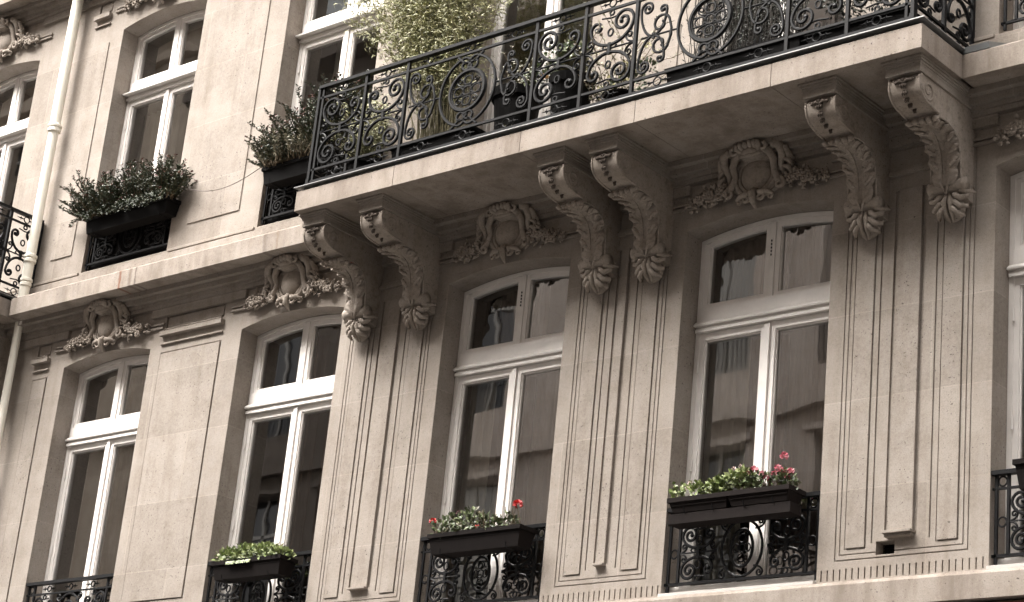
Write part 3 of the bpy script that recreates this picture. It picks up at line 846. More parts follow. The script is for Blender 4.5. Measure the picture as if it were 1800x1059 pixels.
    for k in range(5):
        u = 0.10+0.80*k/4.6; (y, z), t_, n_ = path_at(u)
        wd = 0.072+0.052*math.sin(PI*min(1, 0.15+u*0.80))
        for s in (-1, 1):
            for j in range(3):
                (y2, z2), _, n2 = path_at(max(0.0, u-0.03-0.035*j))
                f = (0.62, 0.86, 1.02)[j]
                a = Vector((cx+s*wd*0.35, y+n_[0]*0.028, z+n_[1]*0.028)); b = Vector((cx+s*wd*f*0.8, y2+n2[0]*0.036, z2+n2[1]*0.036))
                c_ = Vector((cx+s*wd*f, y2+n2[0]*0.030, z2+n2[1]*0.030))+Vector((0, -t_[0]*0.0, 0))
                m.tube([a, (a+b)/2, b, c_], [0.004, 0.011, 0.015, 0.005], 6)
    # tip that curls forward over the top of the bend
    for s in (-0.8, -0.4, 0, 0.4, 0.8):
        m.tube([(cx+s*0.10, -0.40, 5.878), (cx+s*0.115, -0.455, 5.872), (cx+s*0.12, -0.478, 5.858), (cx+s*0.11, -0.468, 5.842)], [0.014, 0.022, 0.018, 0.006], 6)
    sub(m, 'acanthus_leaf')
    # leaf drop below the foot
    m = MB()
    rr_ = random.Random(4)
    m.ball((cx, -0.045, 5.42), 0.080, 0.05, 0.085, 12, 8)
    for s in (-1, 1):
        m.tube([(cx+s*0.010, -0.12, 5.50), (cx+s*0.025, -0.135, 5.44), (cx+s*0.022, -0.11, 5.38), (cx+s*0.008, -0.06, 5.325)], [0.010, 0.020, 0.016, 0.005], 7)
        for j, (ax, z0_, bx_, z1_, ex, z2_, r) in enumerate(((0.03, 5.50, 0.085, 5.455, 0.130, 5.475, 0.020), (0.03, 5.46, 0.080, 5.405, 0.120, 5.410, 0.018), (0.025, 5.42, 0.060, 5.365, 0.090, 5.360, 0.015), (0.07, 5.51, 0.125, 5.495, 0.150, 5.515, 0.014))):
            m.tube([(cx+s*ax, -0.115, z0_), (cx+s*(ax+bx_)/2, -0.135, (z0_+z1_)/2), (cx+s*bx_, -0.125, z1_), (cx+s*ex, -0.105+0.02*j, z2_), (cx+s*(ex+0.004), -0.09, z2_+0.018)], [0.008, r, r*1.1, r*0.8, 0.004], 7)
        m.tube([(cx+s*0.012, -0.14, 5.62), (cx+s*0.026, -0.172, 5.57), (cx+s*0.014, -0.165, 5.52), (cx, -0.15, 5.49)], [0.006, 0.010, 0.009, 0.004], 6)
    sub(m, 'leaf_drop')
    return con
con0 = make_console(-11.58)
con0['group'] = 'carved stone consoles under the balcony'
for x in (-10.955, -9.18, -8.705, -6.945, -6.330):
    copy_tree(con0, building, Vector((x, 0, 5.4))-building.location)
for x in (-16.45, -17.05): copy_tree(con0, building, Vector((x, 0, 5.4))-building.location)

# ------------------------------------------------------------------ cartouches over the windows
def make_cartouche(cx, zc, seed=3):
    w = Vector((cx, 0, zc)); r_ = random.Random(seed)
    root = empty('cartouche', w-building.location, building)
    def sub(m, name):
        me = bpy.data.meshes.new(name); me.from_pydata(m.v, [], m.f); me.update()
        me.polygons.foreach_set('use_smooth', [True]*len(me.polygons)); me.materials.append(M_carved)
        o = bpy.data.objects.new(name, me); scene.collection.objects.link(o); o.parent = root
    m = MB(); m.ball((0, -0.03, -0.02), 0.132, 0.078, 0.135, 22, 12)
    ring_pts = [(0.140*math.cos(a), -0.052, -0.02+0.143*math.sin(a)) for a in [2*PI*k/28 for k in range(28)]]
    m.tube(ring_pts, 0.014, 6, closed=True)
    sub(m, 'shield')
    m = MB(); m.ball((0, 0.0, -0.01), 0.255, 0.060, 0.17, 24, 8); m.ball((0, 0.0, 0.09), 0.20, 0.10, 0.075, 16, 8)
    m.tube([(0.172*math.cos(a), -0.052, 0.172*math.sin(a)-0.02) for a in [2*PI*k/30 for k in range(30)]], 0.020, 6, closed=True)
    def curl(cx_, cz, r0, a0, turns, s, y=-0.06, rad=0.016, dirn=1):
        p = []; rr = []
        for k in range(20):
            t = k/19; a = a0+dirn*2*PI*turns*t; r = r0*(1-0.8*t)
            p.append((s*(cx_+r*math.cos(a)), y-0.012*t, cz+r*math.sin(a))); rr.append(rad*(1-0.35*t))
        m.tube(p, rr, 6)
    for s in (-1, 1):
        # heavy strap round the shield
        m.tube([(s*0.015, -0.10, 0.100), (s*0.07, -0.12, 0.122), (s*0.135, -0.12, 0.105), (s*0.168, -0.10, 0.04), (s*0.16, -0.07, -0.03), (s*0.19, -0.07, -0.10), (s*0.215, -0.06, -0.13)],
               [0.014, 0.026, 0.030, 0.028, 0.024, 0.026, 0.018], 8)
        curl(0.205, -0.135, 0.042, PI*0.5, 1.1, s, -0.065, 0.018, -1)
        # plume beyond the strap
        m.tube([(s*0.15, -0.10, 0.125), (s*0.19, -0.14, 0.140), (s*0.228, -0.13, 0.118), (s*0.238, -0.10, 0.065), (s*0.215, -0.07, 0.0), (s*0.225, -0.045, -0.06)], [0.018, 0.032, 0.034, 0.030, 0.024, 0.014], 8)
        m.tube([(s*0.22, -0.11, 0.130), (s*0.27, -0.11, 0.100), (s*0.285, -0.08, 0.045), (s*0.27, -0.05, -0.01), (s*0.31, -0.03, -0.05)], [0.012, 0.022, 0.024, 0.018, 0.008], 8)
        for j in range(3):
            zz = 0.05-0.05*j; m.tube([(s*0.24, -0.09, zz+0.03), (s*0.285, -0.085, zz+0.015), (s*0.30, -0.06, zz-0.02), (s*0.27, -0.05, zz-0.035)], [0.010, 0.020, 0.018, 0.006], 6)
        curl(0.215, -0.02, 0.030, 0, 1.0, s, -0.05, 0.010)
        # foot scrolls
        m.tube([(s*0.02, -0.06, -0.15), (s*0.06, -0.085, -0.18), (s*0.11, -0.075, -0.175), (s*0.15, -0.06, -0.20)], [0.018, 0.024, 0.020, 0.010], 7)
        curl(0.055, -0.205, 0.034, PI*0.5, 1.1, s, -0.07, 0.014, -1)
        curl(0.125, -0.205, 0.026, PI*0.5, 1.1, s, -0.05, 0.011, -1)
    m.tube([(0, -0.07, -0.14), (0, -0.10, -0.18), (0, -0.08, -0.23), (0, -0.04, -0.275)], [0.018, 0.028, 0.024, 0.008], 8)
    sub(m, 'scroll_frame')
    m = MB()
    # ribbed shell crest that leans forward under the cornice
    for j in range(6):
        a = PI*(0.18+0.64*j/5); ca, sa = math.cos(a), math.sin(a)
        m.tube([(0.05*ca, -0.10, 0.090+0.02*sa), (0.085*ca, -0.155, 0.105+0.030*sa), (0.105*ca, -0.185, 0.112+0.040*sa), (0.108*ca, -0.195, 0.130+0.034*sa), (0.09*ca, -0.17, 0.150+0.018*sa)], [0.012, 0.019, 0.022, 0.018, 0.008], 7)
    m.ball((0, -0.09, 0.11), 0.11, 0.095, 0.052, 16, 8)
    m.tube([(-0.11, -0.12, 0.096), (-0.06, -0.145, 0.088), (0, -0.155, 0.080), (0.06, -0.145, 0.088), (0.11, -0.12, 0.096)], [0.010, 0.017, 0.020, 0.017, 0.010], 8)
    for s in (-1, 1):
        p = []
        for k in range(16):
            t = k/15; a = PI*0.5+2*PI*1.1*t; r = 0.036*(1-0.75*t); p.append((s*(0.125+r*math.cos(a)), -0.15-0.03*t, 0.128+r*math.sin(a)))
        m.tube(p, 0.013, 6)
    sub(m, 'crest')
    for s in (-1, 1):
        m = MB()
        for j in range(95):
            t = r_.random()**1.4; x = s*(0.25+0.33*t); z = -0.090-0.055*t+r_.gauss(0, 0.042*(1-0.55*t)); y = -0.015-r_.random()*0.06*(1-0.4*t)
            a = r_.random()*2*PI; L = (0.028+0.038*r_.random())*(1-0.35*t)
            d = Vector((math.cos(a), -0.5*r_.random(), math.sin(a)))*L
            m.tube([(x, y, z), Vector((x, y, z))+d*0.5+Vector((0, -0.012, 0)), Vector((x, y, z))+d], [0.005, 0.014, 0.003], 5)
        for j in range(6):
            t = (j+0.5)/6; x = s*(0.28+0.22*t); z = -0.10-0.045*t+r_.gauss(0, 0.02)
            for q in range(6):
                a = 2*PI*q/6+j; m.ball((x+0.020*math.cos(a), -0.075, z+0.020*math.sin(a)), 0.014, 0.012, 0.014, 6, 4)
            m.ball((x, -0.085, z), 0.010, 0.012, 0.010, 6, 4)
        sub(m, 'garland')
        m = MB()
        for dz in (-0.115, -0.150): m.box(min(s*0.50, s*0.76), max(s*0.50, s*0.76), -0.022, 0.0, dz-0.009, dz+0.009)
        sub_ = m.v; me = bpy.data.meshes.new('moulding'); me.from_pydata(m.v, [], m.f); me.materials.append(M_stone)
        o = bpy.data.objects.new('moulding', me); scene.collection.objects.link(o); o.parent = root
    return root
ca0 = make_cartouche(CX[1], 6.012); ca0['group'] = 'carved cartouches over the windows'
for n_, (i, z) in enumerate([(0, 6.012), (2, 6.012), (3, 6.012), (4, 6.012), (5, 6.012), (0, 9.525), (1, 9.525), (2, 9.525), (5, 9.525)]):
    if n_ in (0, 3, 6): ca0 = make_cartouche(CX[i], z, 5+n_); ca0['group'] = 'carved cartouches over the windows'; continue
    c_ = copy_tree(ca0, building, Vector((CX[i], 0, z))-building.location); c_.rotation_euler.y = R(rnd.uniform(-1.5, 1.5)); c_.scale = (rnd.uniform(.96, 1.04), rnd.uniform(.9, 1.0), rnd.uniform(.97, 1.0))

# ------------------------------------------------------------------ downpipe
root = empty('downpipe', Vector((-16.14, -0.12, GROUND))-building.location, building)
m = MB()
m.lathe([(0.048, 6.41), (0.048, 8.2), (0.053, 8.2), (0.053, 13.0)], (-16.15, -0.12, 0), 20)
m.lathe([(0.038, GROUND), (0.038, 6.19)], (-16.13, -0.12, 0), 20)
m.build('pipe', M_pipe, root, smooth=False)
for z, r in ((8.20, 0.064), (6.84, 0.058), (6.60, 0.055), (4.2, 0.047), (2.6, 0.047)):
    m = MB(); m.lathe([(r-0.012, z-0.045), (r, z-0.04), (r, z-0.012), (r-0.01, z), (r+0.004, z+0.008), (r+0.004, z+0.03), (r-0.012, z+0.04)], (-16.145 if z > 6 else -16.13, -0.12, 0), 20)
    m.build('collar', M_pipe, root)

# ------------------------------------------------------------------ planting
def trough(root, x0, x1, y0, y1, z0, z1, m_, taper=0.02, name='trough'):
    m = MB(); n = len(m.v)
    t = taper
    b = [(x0+t, y0+t, z0), (x1-t, y0+t, z0), (x1-t, y1-t, z0), (x0+t, y1-t, z0)]
    c = [(x0, y0, z1-0.03), (x1, y0, z1-0.03), (x1, y1, z1-0.03), (x0, y1, z1-0.03)]
    m.v += b+c; m.f += [(0,3,2,1), (0,1,5,4), (1,2,6,5), (2,3,7,6), (3,0,4,7)]
    e = 0.012
    for (a0, a1, b0, b1) in ((x0-e, x1+e, y0-e, y0+0.008), (x0-e, x1+e, y1-0.008, y1+e), (x0-e, x0+0.008, y0+0.008, y1-0.008), (x1-0.008, x1+e, y0+0.008, y1-0.008)):
        m.box(a0, a1, b0, b1, z1-0.031, z1)
    m.box(x0+0.012, x1-0.012, y0+0.002, y0+0.012, z1-0.055, z1-0.047)
    m.build(name, m_, root)
    m = MB(); m.face([(x0+0.008, y0+0.008, z1-0.02), (x1-0.008, y0+0.008, z1-0.02), (x1-0.008, y1-0.008, z1-0.02), (x0+0.008, y1-0.008, z1-0.02)])
    m.build('soil', M_soil, root)
def leafy(m, c, rad, n, L, W, r_, up=0.3, hollow=0.4):
    for k in range(n):
        a = r_.random()*2*PI; z = r_.uniform(-1, 1); q = math.sqrt(1-z*z); rr = (hollow+(1-hollow)*r_.random()**0.5)
        p = Vector((c[0]+rad[0]*rr*q*math.cos(a), c[1]+rad[1]*rr*q*math.sin(a), c[2]+rad[2]*rr*z))
        d = Vector((q*math.cos(a), q*math.sin(a), z+up))+Vector((r_.uniform(-.6,.6), r_.uniform(-.6,.6), r_.uniform(-.5,.6)))
        m.leaf(p, d, (r_.uniform(-1,1), r_.uniform(-1,0.3), r_.uniform(0.0,1)), L*r_.uniform(0.6,1.3), W*r_.uniform(0.7,1.2))
def bloom(root, p, r, mt, n=26, r_=rnd, name='flower'):
    m = MB()
    for k in range(n):
        a = r_.random()*2*PI; z = r_.uniform(-0.5, 1); q = math.sqrt(max(0, 1-z*z))
        d = Vector((q*math.cos(a), q*math.sin(a), z)); s_ = Vector(p)+d*r*0.45
        m.leaf(s_, d+Vector((r_.uniform(-.4,.4),)*3), (r_.uniform(-1,1), -1, r_.uniform(-1,1)), r*0.75, r*0.75)
    return m.build(name, mt, root)
def shrub_sprigs(mA, mB_, mS, x0, x1, yc, z0, ztop, n, r_, lean=0.0, spread=0.10, L=0.026):
    """heather-like: many upright sprigs clothed in tiny leaves, reddish tips"""
    for k in range(n):
        t = r_.random(); bx_ = x0+(x1-x0)*t; by = yc+r_.uniform(-0.06, 0.06)
        h = ztop(t)*r_.uniform(0.55, 1.08)
        d = Vector((lean*(0.5-t)*2*-1+r_.gauss(0, spread*2.2), r_.gauss(-0.12, 0.3), 1.0)).normalized()
        seg = max(5, int(h/0.013)); p = Vector((bx_, by, z0)); pts = [p.copy()]
        for j in range(seg):
            d = (d+Vector((r_.gauss(0, .07), r_.gauss(0, .07), r_.gauss(0, .05)))).normalized(); p = p+d*(h/seg); pts.append(p.copy())
            if j > seg*0.15:
                for q in range(3):
                    a = r_.random()*2*PI; dd = d*0.7+Vector((math.cos(a), math.sin(a), 0.25*math.sin(3*a)))
                    tgt = mB_ if (j > seg-3 and r_.random() < 0.45) else mA
                    tgt.leaf(p, dd, (r_.uniform(-1,1), r_.uniform(-1,1), 1), L*r_.uniform(0.7, 1.25), L*0.42)
        mS.tube([pts[0], pts[len(pts)//2], pts[-1]], [0.004, 0.003, 0.001], 4)

def add_boxholder(root, x0, x1, y0, y1, z):
    m = MB()
    for x in (x0+0.12, x1-0.12):
        m.tube([(x, 0.03, z+0.15), (x, 0.03, z-0.006), (x, y0+0.01, z-0.006), (x, y0-0.002, z+0.03)], 0.004, 5)
    m.build('box_bracket', M_iron, root)

GW = 'flower boxes hung on the window guards'
def flower_box(x0, x1, z0, z1, y0, y1, mt, label, taper=0.02):
    root = empty('flower_box', ((x0+x1)/2, (y0+y1)/2, z0)); tag(root, label, 'flower box', GW)
    trough(root, x0, x1, y0, y1, z0, z1, mt, taper); add_boxholder(root, x0, x1, y0, y1, z0)
    return root
# first floor: light green mound
r_ = random.Random(11)
fb = flower_box(-12.79, -12.02, 3.475, 3.618, -0.19, -0.02, M_box, 'black window box with a low rounded mound of light green leaves')
m = MB()
for k in range(34):
    t = (k+r_.random())/34; x = -12.77+0.73*t; h = 0.10*math.sin(PI*min(1, t*0.9+0.1))**0.6
    leafy(m, (x, -0.11+r_.uniform(-.05,.05), 3.635+h*0.4), (0.045, 0.06, 0.025+h*0.45), 24, 0.040, 0.036, r_)
for k in range(40): m.leaf((-12.5+r_.uniform(-.1,.15), -0.20, 3.61), (r_.uniform(-.5,.5), -0.4, -0.7), (0,-1,0.5), 0.04, 0.034)
m.build('foliage', M_leaf_lime, fb)
for x, z in ((-12.83, 3.68), (-12.10, 3.70), (-12.78, 3.66)): bloom(fb, (x, -0.12, z), 0.018, M_palepink, 10, r_)
# first floor: red geraniums
fb = flower_box(-10.46, -9.60, 3.490, 3.637, -0.19, -0.02, M_box, 'black window box with loose green geraniums and two red flower heads')
m = MB(); ms = MB()
for k in range(44):
    t = (k+r_.random())/44; x = -10.44+0.72*t; h = 0.06+0.10*abs(math.sin(PI*(t*1.1+0.05)))*r_.uniform(0.6, 1.1)
    leafy(m, (x, -0.11+r_.uniform(-.06,.05), 3.62+h*0.6), (0.04, 0.05, 0.03+h*0.4), 15, 0.040, 0.030, r_)
for k in range(60):
    x = r_.uniform(-10.46, -9.68); h = r_.uniform(0.05, 0.2)
    ms.tube([(x, -0.11, 3.60), (x+r_.gauss(0, .03), -0.12+r_.gauss(0, .03), 3.60+h)], 0.0025, 4)
for x, z in ((-10.49, 3.74), (-9.70, 3.80), (-10.25, 3.80)): ms.tube([(x+0.04, -0.10, 3.62), (x, -0.13, z)], 0.003, 4)
m.build('foliage', M_leaf_mid, fb); ms.build('stem', M_stem, fb)
bloom(fb, (-10.50, -0.13, 3.755), 0.026, M_red, 30, r_); bloom(fb, (-9.70, -0.12, 3.805), 0.034, M_red, 44, r_)
bloom(fb, (-10.26, -0.13, 3.80), 0.018, leaf_material('dark_seed_heads', [(0.06,0.02,0.02), (0.10,0.03,0.03)]), 14, r_)
bloom(fb, (-10.02, -0.17, 3.66), 0.018, M_red, 12, r_)
# first floor: two boxes end to end
fb = flower_box(-8.31, -7.845, 3.594, 3.69, -0.19, -0.02, M_boxg, 'grey brown box of sparse pale sprigs, left of the pair standing end to end')
m = MB()
for k in range(12):
    x = -8.36+0.20*abs(r_.gauss(0, .5))+0.36*r_.random(); leafy(m, (x, -0.12, 3.72+0.05*r_.random()), (0.035, 0.05, 0.045), 20, 0.036, 0.030, r_)
m.build('foliage', M_leaf_lime, fb)
for x, z in ((-8.20, 3.80), (-8.13, 3.705), (-8.21, 3.77)): bloom(fb, (x, -0.13, z), 0.018, M_palepink, 14, r_)
fb2 = flower_box(-7.84, -7.375, 3.594, 3.69, -0.192, -0.02, M_boxg, 'grey brown window box full of pink geraniums, right of the end to end pair')
m = MB(); m2 = MB(); ms = MB()
for k in range(22):
    t = r_.random(); x = -8.02+0.30*t; leafy(m, (x, -0.12, 3.725+0.08*t+0.03*r_.random()), (0.05, 0.05, 0.04), 18, 0.042, 0.036, r_)
for k in range(22):
    x = -7.76+0.42*r_.random(); leafy(m2, (x, -0.11, 3.715+0.07*r_.random()), (0.045, 0.05, 0.04), 16, 0.036, 0.028, r_)
for k in range(30):
    x = r_.uniform(-7.8, -7.4); ms.tube([(x, -0.1, 3.68), (x+r_.gauss(0,.03), -0.12, 3.80)], 0.0022, 4)
m.build('foliage', M_leaf_lime, fb2); m2.build('foliage', M_leaf_mid, fb2); ms.build('stem', M_stem, fb2)
for x, z, r0 in ((-7.68, 3.83, 0.028), (-7.74, 3.82, 0.022), (-7.62, 3.80, 0.020), (-7.585, 3.765, 0.020), (-7.455, 3.90, 0.027), (-7.47, 3.80, 0.026), (-7.40, 3.79, 0.024), (-7.50, 3.83, 0.022), (-7.42, 3.755, 0.020), (-7.52, 3.79, 0.022), (-7.81, 3.775, 0.018)):
    bloom(fb2, (x, -0.14, z), r0, M_pink, int(20+r0*500), r_)
for x, z in ((-7.80, 3.87), (-7.85, 3.86), (-7.60, 3.73)): bloom(fb2, (x, -0.13, z), 0.016, M_palepink, 10, r_)
ms = MB()
# fifth lower window: black box end
fb = flower_box(-5.80, -5.15, 3.50, 3.675, -0.19, -0.02, M_box, 'black window box cut by the right edge of the view at the last lower window')
m = MB()
for k in range(16): leafy(m, (-5.55+0.38*r_.random(), -0.10, 3.72), (0.05, 0.05, 0.05), 14, 0.04, 0.03, r_)
m.build('foliage', M_leaf_mid, fb)
# a dark tray hung under the boxes of the fourth window
m = MB(); m.box(-8.325, -7.37, -0.170, -0.04, 3.520, 3.588); m.build('drip_tray', M_boxg, fb2)

# upper floor: heather boxes
GU = 'bushy boxes on the upper window guards'
for (x0, x1, seed, lab, pale) in ((-15.34, -14.16, 21, 'black box of bushy dark heather tipped red, nearer the cream downpipe', False),
                            (-12.95, -11.93, 22, 'black box of dark heather with pale fronds, beside the balcony railing', True)):
    r_ = random.Random(seed)
    root = empty('flower_box', ((x0+x1)/2, -0.1, 6.90)); tag(root, lab, 'flower box', GU)
    trough(root, x0+0.02, x1-0.02, -0.155, 0.0, 6.925, 7.075, M_rail_black, 0.015); add_boxholder(root, x0, x1, -0.155, 0, 6.925)
    mA, mR, mS, mP = MB(), MB(), MB(), MB()
    if not pale:
        prof = lambda t: 0.37+0.10*abs(math.sin(PI*t*2.3))+0.05*math.sin(17*t)
        shrub_sprigs(mA, mR, mS, x0+0.02, x1-0.01, -0.11, 7.05, prof, 230, r_, lean=0.7, L=0.034)
        shrub_sprigs(mA, mR, mS, x0-0.02, x0+0.25, -0.16, 7.06, lambda t: 0.34, 60, r_, lean=1.8, L=0.034)
        shrub_sprigs(mA, mR, mS, x0, x1, -0.17, 7.05, lambda t: 0.13, 90, r_, lean=0.6, spread=0.25)
        for k in range(150):
            q = Vector((r_.uniform(x0-0.03, x1), -0.20-0.03*r_.random(), 7.10-0.075*r_.random()**1.5))
            for l in range(9): mA.leaf(q+Vector((r_.gauss(0,.014), r_.gauss(0,.01), r_.gauss(0,.012))), (r_.uniform(-1,1), -0.7, r_.uniform(-.9,.5)), (r_.uniform(-1,1), -1, .6), .032, .013)
    else:
        shrub_sprigs(mA, mR, mS, x0+0.02, x1-0.01, -0.10, 7.05, lambda t: 0.30+0.38*min(1, t*1.7), 230, r_, lean=0.9, L=0.034)
        shrub_sprigs(mA, mR, mS, x0-0.02, x0+0.22, -0.15, 7.06, lambda t: 0.28, 40, r_, lean=2.2)
        shrub_sprigs(mP, mP, mS, x0+0.10, x0+0.62, -0.20, 7.06, lambda t: 0.26, 34, r_, lean=0.8, spread=0.12, L=0.034)
    mA.build('foliage', M_leaf_dark, root); mR.build('shoot_tip', M_leaf_red, root); mS.build('stem', M_stem, root)
    if pale: mP.build('frond', M_leaf_pale, root)

# cable sagging between the two upper boxes
m = MB(); pts = []
for k in range(25):
    t = k/24; pts.append((-14.16+(1.22)*t, -0.10, 7.19-0.235*math.sin(PI*t)**1.0*0.62-0.03*t+0.0*t))
m.tube(pts, 0.0035, 5)
tag(m.build('cable', mat('grey_cable', (0.12,0.10,0.09), 0.7)), 'thin grey cable sagging across the wall between the two upper heather boxes', 'cable')

# --- balcony plants
BZ = 6.413
def pot(root, c, r0, h, mt):
    m = MB(); m.lathe([(r0*0.72, 0), (r0*0.95, h*0.86), (r0*1.05, h*0.86), (r0*1.07, h), (r0*0.95, h), (r0*0.93, h*0.93)], (c[0], c[1], BZ), 22)
    return m.build('pot', mt, root)
# bamboo
root = empty('bamboo_planter', (-10.5, -0.45, BZ)); tag(root, 'tall feathery yellow green bamboo growing from a long black trough on the balcony', 'potted bamboo')
trough(root, -10.95, -10.12, -0.58, -0.30, BZ, BZ+0.25, M_rail_black, 0.03)
r_ = random.Random(5); mL, mC = MB(), MB()
for k in range(104):
    bx_ = -10.58+r_.gauss(0, 0.10); by = -0.44+r_.gauss(0, 0.04)
    lx = r_.gauss(-0.26, 0.32); ly = r_.gauss(0.0, 0.14); H = r_.uniform(1.05, 2.3)
    p = Vector((bx_, by, BZ+0.2)); pts = [p.copy()]; rr = [0.0055]; S = 22
    for j in range(S):
        t = (j+1)/S
        q = Vector((bx_+lx*t**1.25, by+ly*t, BZ+0.2+H*t)); q.x += 0.10*lx*t*t*t; q.z -= 0.22*abs(lx)*t**3
        pts.append(q); rr.append(0.0052*(1-0.8*t))
        if j >= 5:
            dens = 6 if j > 8 else 1
            for b in range(dens):
                a = r_.random()*2*PI; tw = Vector((math.cos(a), math.sin(a)*0.8, r_.uniform(-.15, .8))).normalized()
                tl = r_.uniform(0.04, 0.17)*(1.2-0.4*t)
                e = q+tw*tl; 
                if b < 2: mC.tube([q, e], [0.0015, 0.0006], 3)
                for l in range(4):
                    s_ = q+tw*tl*(0.35+0.65*r_.random())
                    dd = tw*0.6+Vector((r_.uniform(-1,1), r_.uniform(-1,1), r_.uniform(-.9,.6)))
                    mL.leaf(s_, dd, (r_.uniform(-1,1), -0.6, r_.uniform(-.5,1)), r_.uniform(0.034, 0.066), r_.uniform(0.007, 0.012))
    mC.tube(pts, rr, 5)
mL.build('foliage', M_leaf_bamboo, root); mC.build('cane', M_cane, root)
# fine shrub at the left corner of the balcony
root = empty('potted_shrub', (-11.35, -0.45, BZ)); tag(root, 'wispy light green shrub in a dark pot at the left corner of the balcony', 'potted shrub')
pot(root, (-11.35, -0.45), 0.15, 0.24, M_rail_black)
mL, mC = MB(), MB()
for k in range(46):
    lx, ly, H = r_.gauss(0.0, 0.15), r_.gauss(0, 0.11), r_.uniform(0.25, 0.66); pts = []
    for j in range(10):
        t = j/9; q = Vector((-11.36+lx*t, -0.45+ly*t, BZ+0.2+H*t)); pts.append(q)
        if j > 2:
            for l in range(9):
                dd = Vector((r_.uniform(-1,1), r_.uniform(-1,1), r_.uniform(-.4,.9))); mL.leaf(q+dd*0.02, dd, (r_.uniform(-1,1), -1, 0.5), r_.uniform(.025,.045), .010)
    mC.tube(pts, 0.002, 3)
mL.build('foliage', M_leaf_bamboo, root); mC.build('stem', M_stem, root)
# small light table between shrub and bamboo is left out; two tubs in front of the first door
root = empty('potted_plant', (-9.83, -0.42, BZ)); tag(root, 'wide black tub with a bare wiry plant before the left glass door', 'potted plant', 'dark pots standing on the balcony')
pot(root, (-9.83, -0.42), 0.185, 0.50, M_rail_black)
mL, mC = MB(), MB()
for k in range(34):
    lx, ly, H = r_.gauss(0.0, 0.13), r_.gauss(0, 0.09), r_.uniform(0.15, 0.42); pts = []
    for j in range(8):
        t = j/7; q = Vector((-9.83+lx*t+r_.gauss(0,.006), -0.42+ly*t, BZ+0.46+H*t)); pts.append(q)
        if j > 3 and r_.random() < 0.8:
            for l in range(2): mL.leaf(q, (r_.uniform(-1,1), r_.uniform(-1,1), r_.uniform(-.2,1)), (0,-1,0.5), .026, .012)
    mC.tube(pts, 0.002, 3)
mL.build('foliage', M_leaf_pale, root); mC.build('stem', M_stem, root)
root = empty('potted_plant', (-9.33, -0.42, BZ)); tag(root, 'round black pot with trailing bright green leaves and one orange bloom', 'potted plant', 'dark pots standing on the balcony')
pot(root, (-9.32, -0.40), 0.165, 0.50, M_rail_black)
mL = MB()
for cx_, cz, n in ((-9.52, 7.02, 110), (-9.44, 7.10, 60), (-9.62, 6.96, 40), (-9.28, 7.12, 70), (-9.16, 7.06, 50), (-9.46, 6.92, 60)):
    leafy(mL, (cx_, -0.50, cz), (0.09, 0.06, 0.055), n, 0.042, 0.030, r_)
mL.build('foliage', M_leaf_mid, root)
bloom(root, (-9.45, -0.56, 6.90), 0.030, leaf_material('orange_petals', [(0.75,0.40,0.12), (0.80,0.55,0.30)]), 26, r_)
# climber with brown twigs at the wall between the doors
root = empty('potted_plant', (-8.98, -0.35, BZ)); tag(root, 'straggly twiggy climber with tiny pale leaves near the middle of the balcony', 'potted plant', 'dark pots standing on the balcony')
pot(root, (-8.98, -0.35), 0.12, 0.16, M_terracotta)
mL, mC = MB(), MB()
for k in range(58):
    p = Vector((-8.98+r_.gauss(0,.04), -0.35+r_.gauss(0,.04), BZ+0.14)); d = Vector((r_.gauss(0.05,.45), r_.gauss(0,.25), 1)).normalized(); pts = [p.copy()]
    for j in range(int(r_.uniform(9, 24))):
        d = (d+Vector((r_.gauss(0,.28), r_.gauss(0,.2), r_.gauss(0,.2)))).normalized(); p = p+d*0.042; pts.append(p.copy())
        if r_.random() < 0.75:
            for l in range(2): mL.leaf(p, (r_.uniform(-1,1), r_.uniform(-1,1), r_.uniform(-.5,1)), (0,-1,.5), .030, .018)
    mC.tube(pts, 0.0026, 4)
mL.build('foliage', leaf_material('small_brownish_leaves', [(0.06,0.05,0.03), (0.16,0.15,0.08), (0.30,0.28,0.18), (0.09,0.06,0.04)]), root); mC.build('stem', M_stem, root)
# yellow flowers in a low bowl
root = empty('flower_bowl', (-8.66, -0.60, BZ)); tag(root, 'low bowl of cream yellow flowers spilling through the middle of the balcony railing', 'flower bowl')
pot(root, (-8.66, -0.60), 0.13, 0.12, M_box)
mL = MB(); leafy(mL, (-8.64, -0.60, 6.60), (0.17, 0.09, 0.08), 150, .04, .026, r_); leafy(mL, (-8.45, -0.62, 6.70), (0.10, 0.06, 0.06), 50, .04, .026, r_)
mL.build('foliage', M_leaf_mid, root)
for x, z in ((-8.74, 6.66), (-8.60, 6.74), (-8.52, 6.68), (-8.68, 6.58), (-8.58, 6.60), (-8.40, 6.83), (-8.80, 6.60)): bloom(root, (x, -0.68, z), 0.026, M_yellow, 18, r_)
# long black trough with dark pots, right half
root = empty('balcony_planter', (-7.75, -0.42, BZ)); tag(root, 'long black trough with upright thin stems behind the right oval of the balcony railing', 'planter', 'long black balcony troughs')
trough(root, -8.32, -7.22, -0.56, -0.30, BZ, BZ+0.27, M_rail_black, 0.02)
mL, mC = MB(), MB()
for k in range(230):
    x = r_.choice((r_.uniform(-8.25, -7.28), r_.uniform(-7.9, -7.3))); H = r_.uniform(0.4, 1.1); lx = r_.gauss(0,.10); pts = [Vector((x+lx*t, -0.43+r_.gauss(0,.02), BZ+0.22+H*t)) for t in (0,.33,.66,1)]
    mC.tube(pts, 0.0024, 4)
    for j in range(14):
        t = r_.uniform(0.3, 1); q = Vector((x+lx*t, -0.43, BZ+0.22+H*t)); mL.leaf(q, (r_.uniform(-1,1), r_.uniform(-1,1), r_.uniform(-.3,1)), (0,-1,.5), .032, .009)
mL.build('foliage', M_leaf_black, root); mC.build('stem', M_stem_dark, root)
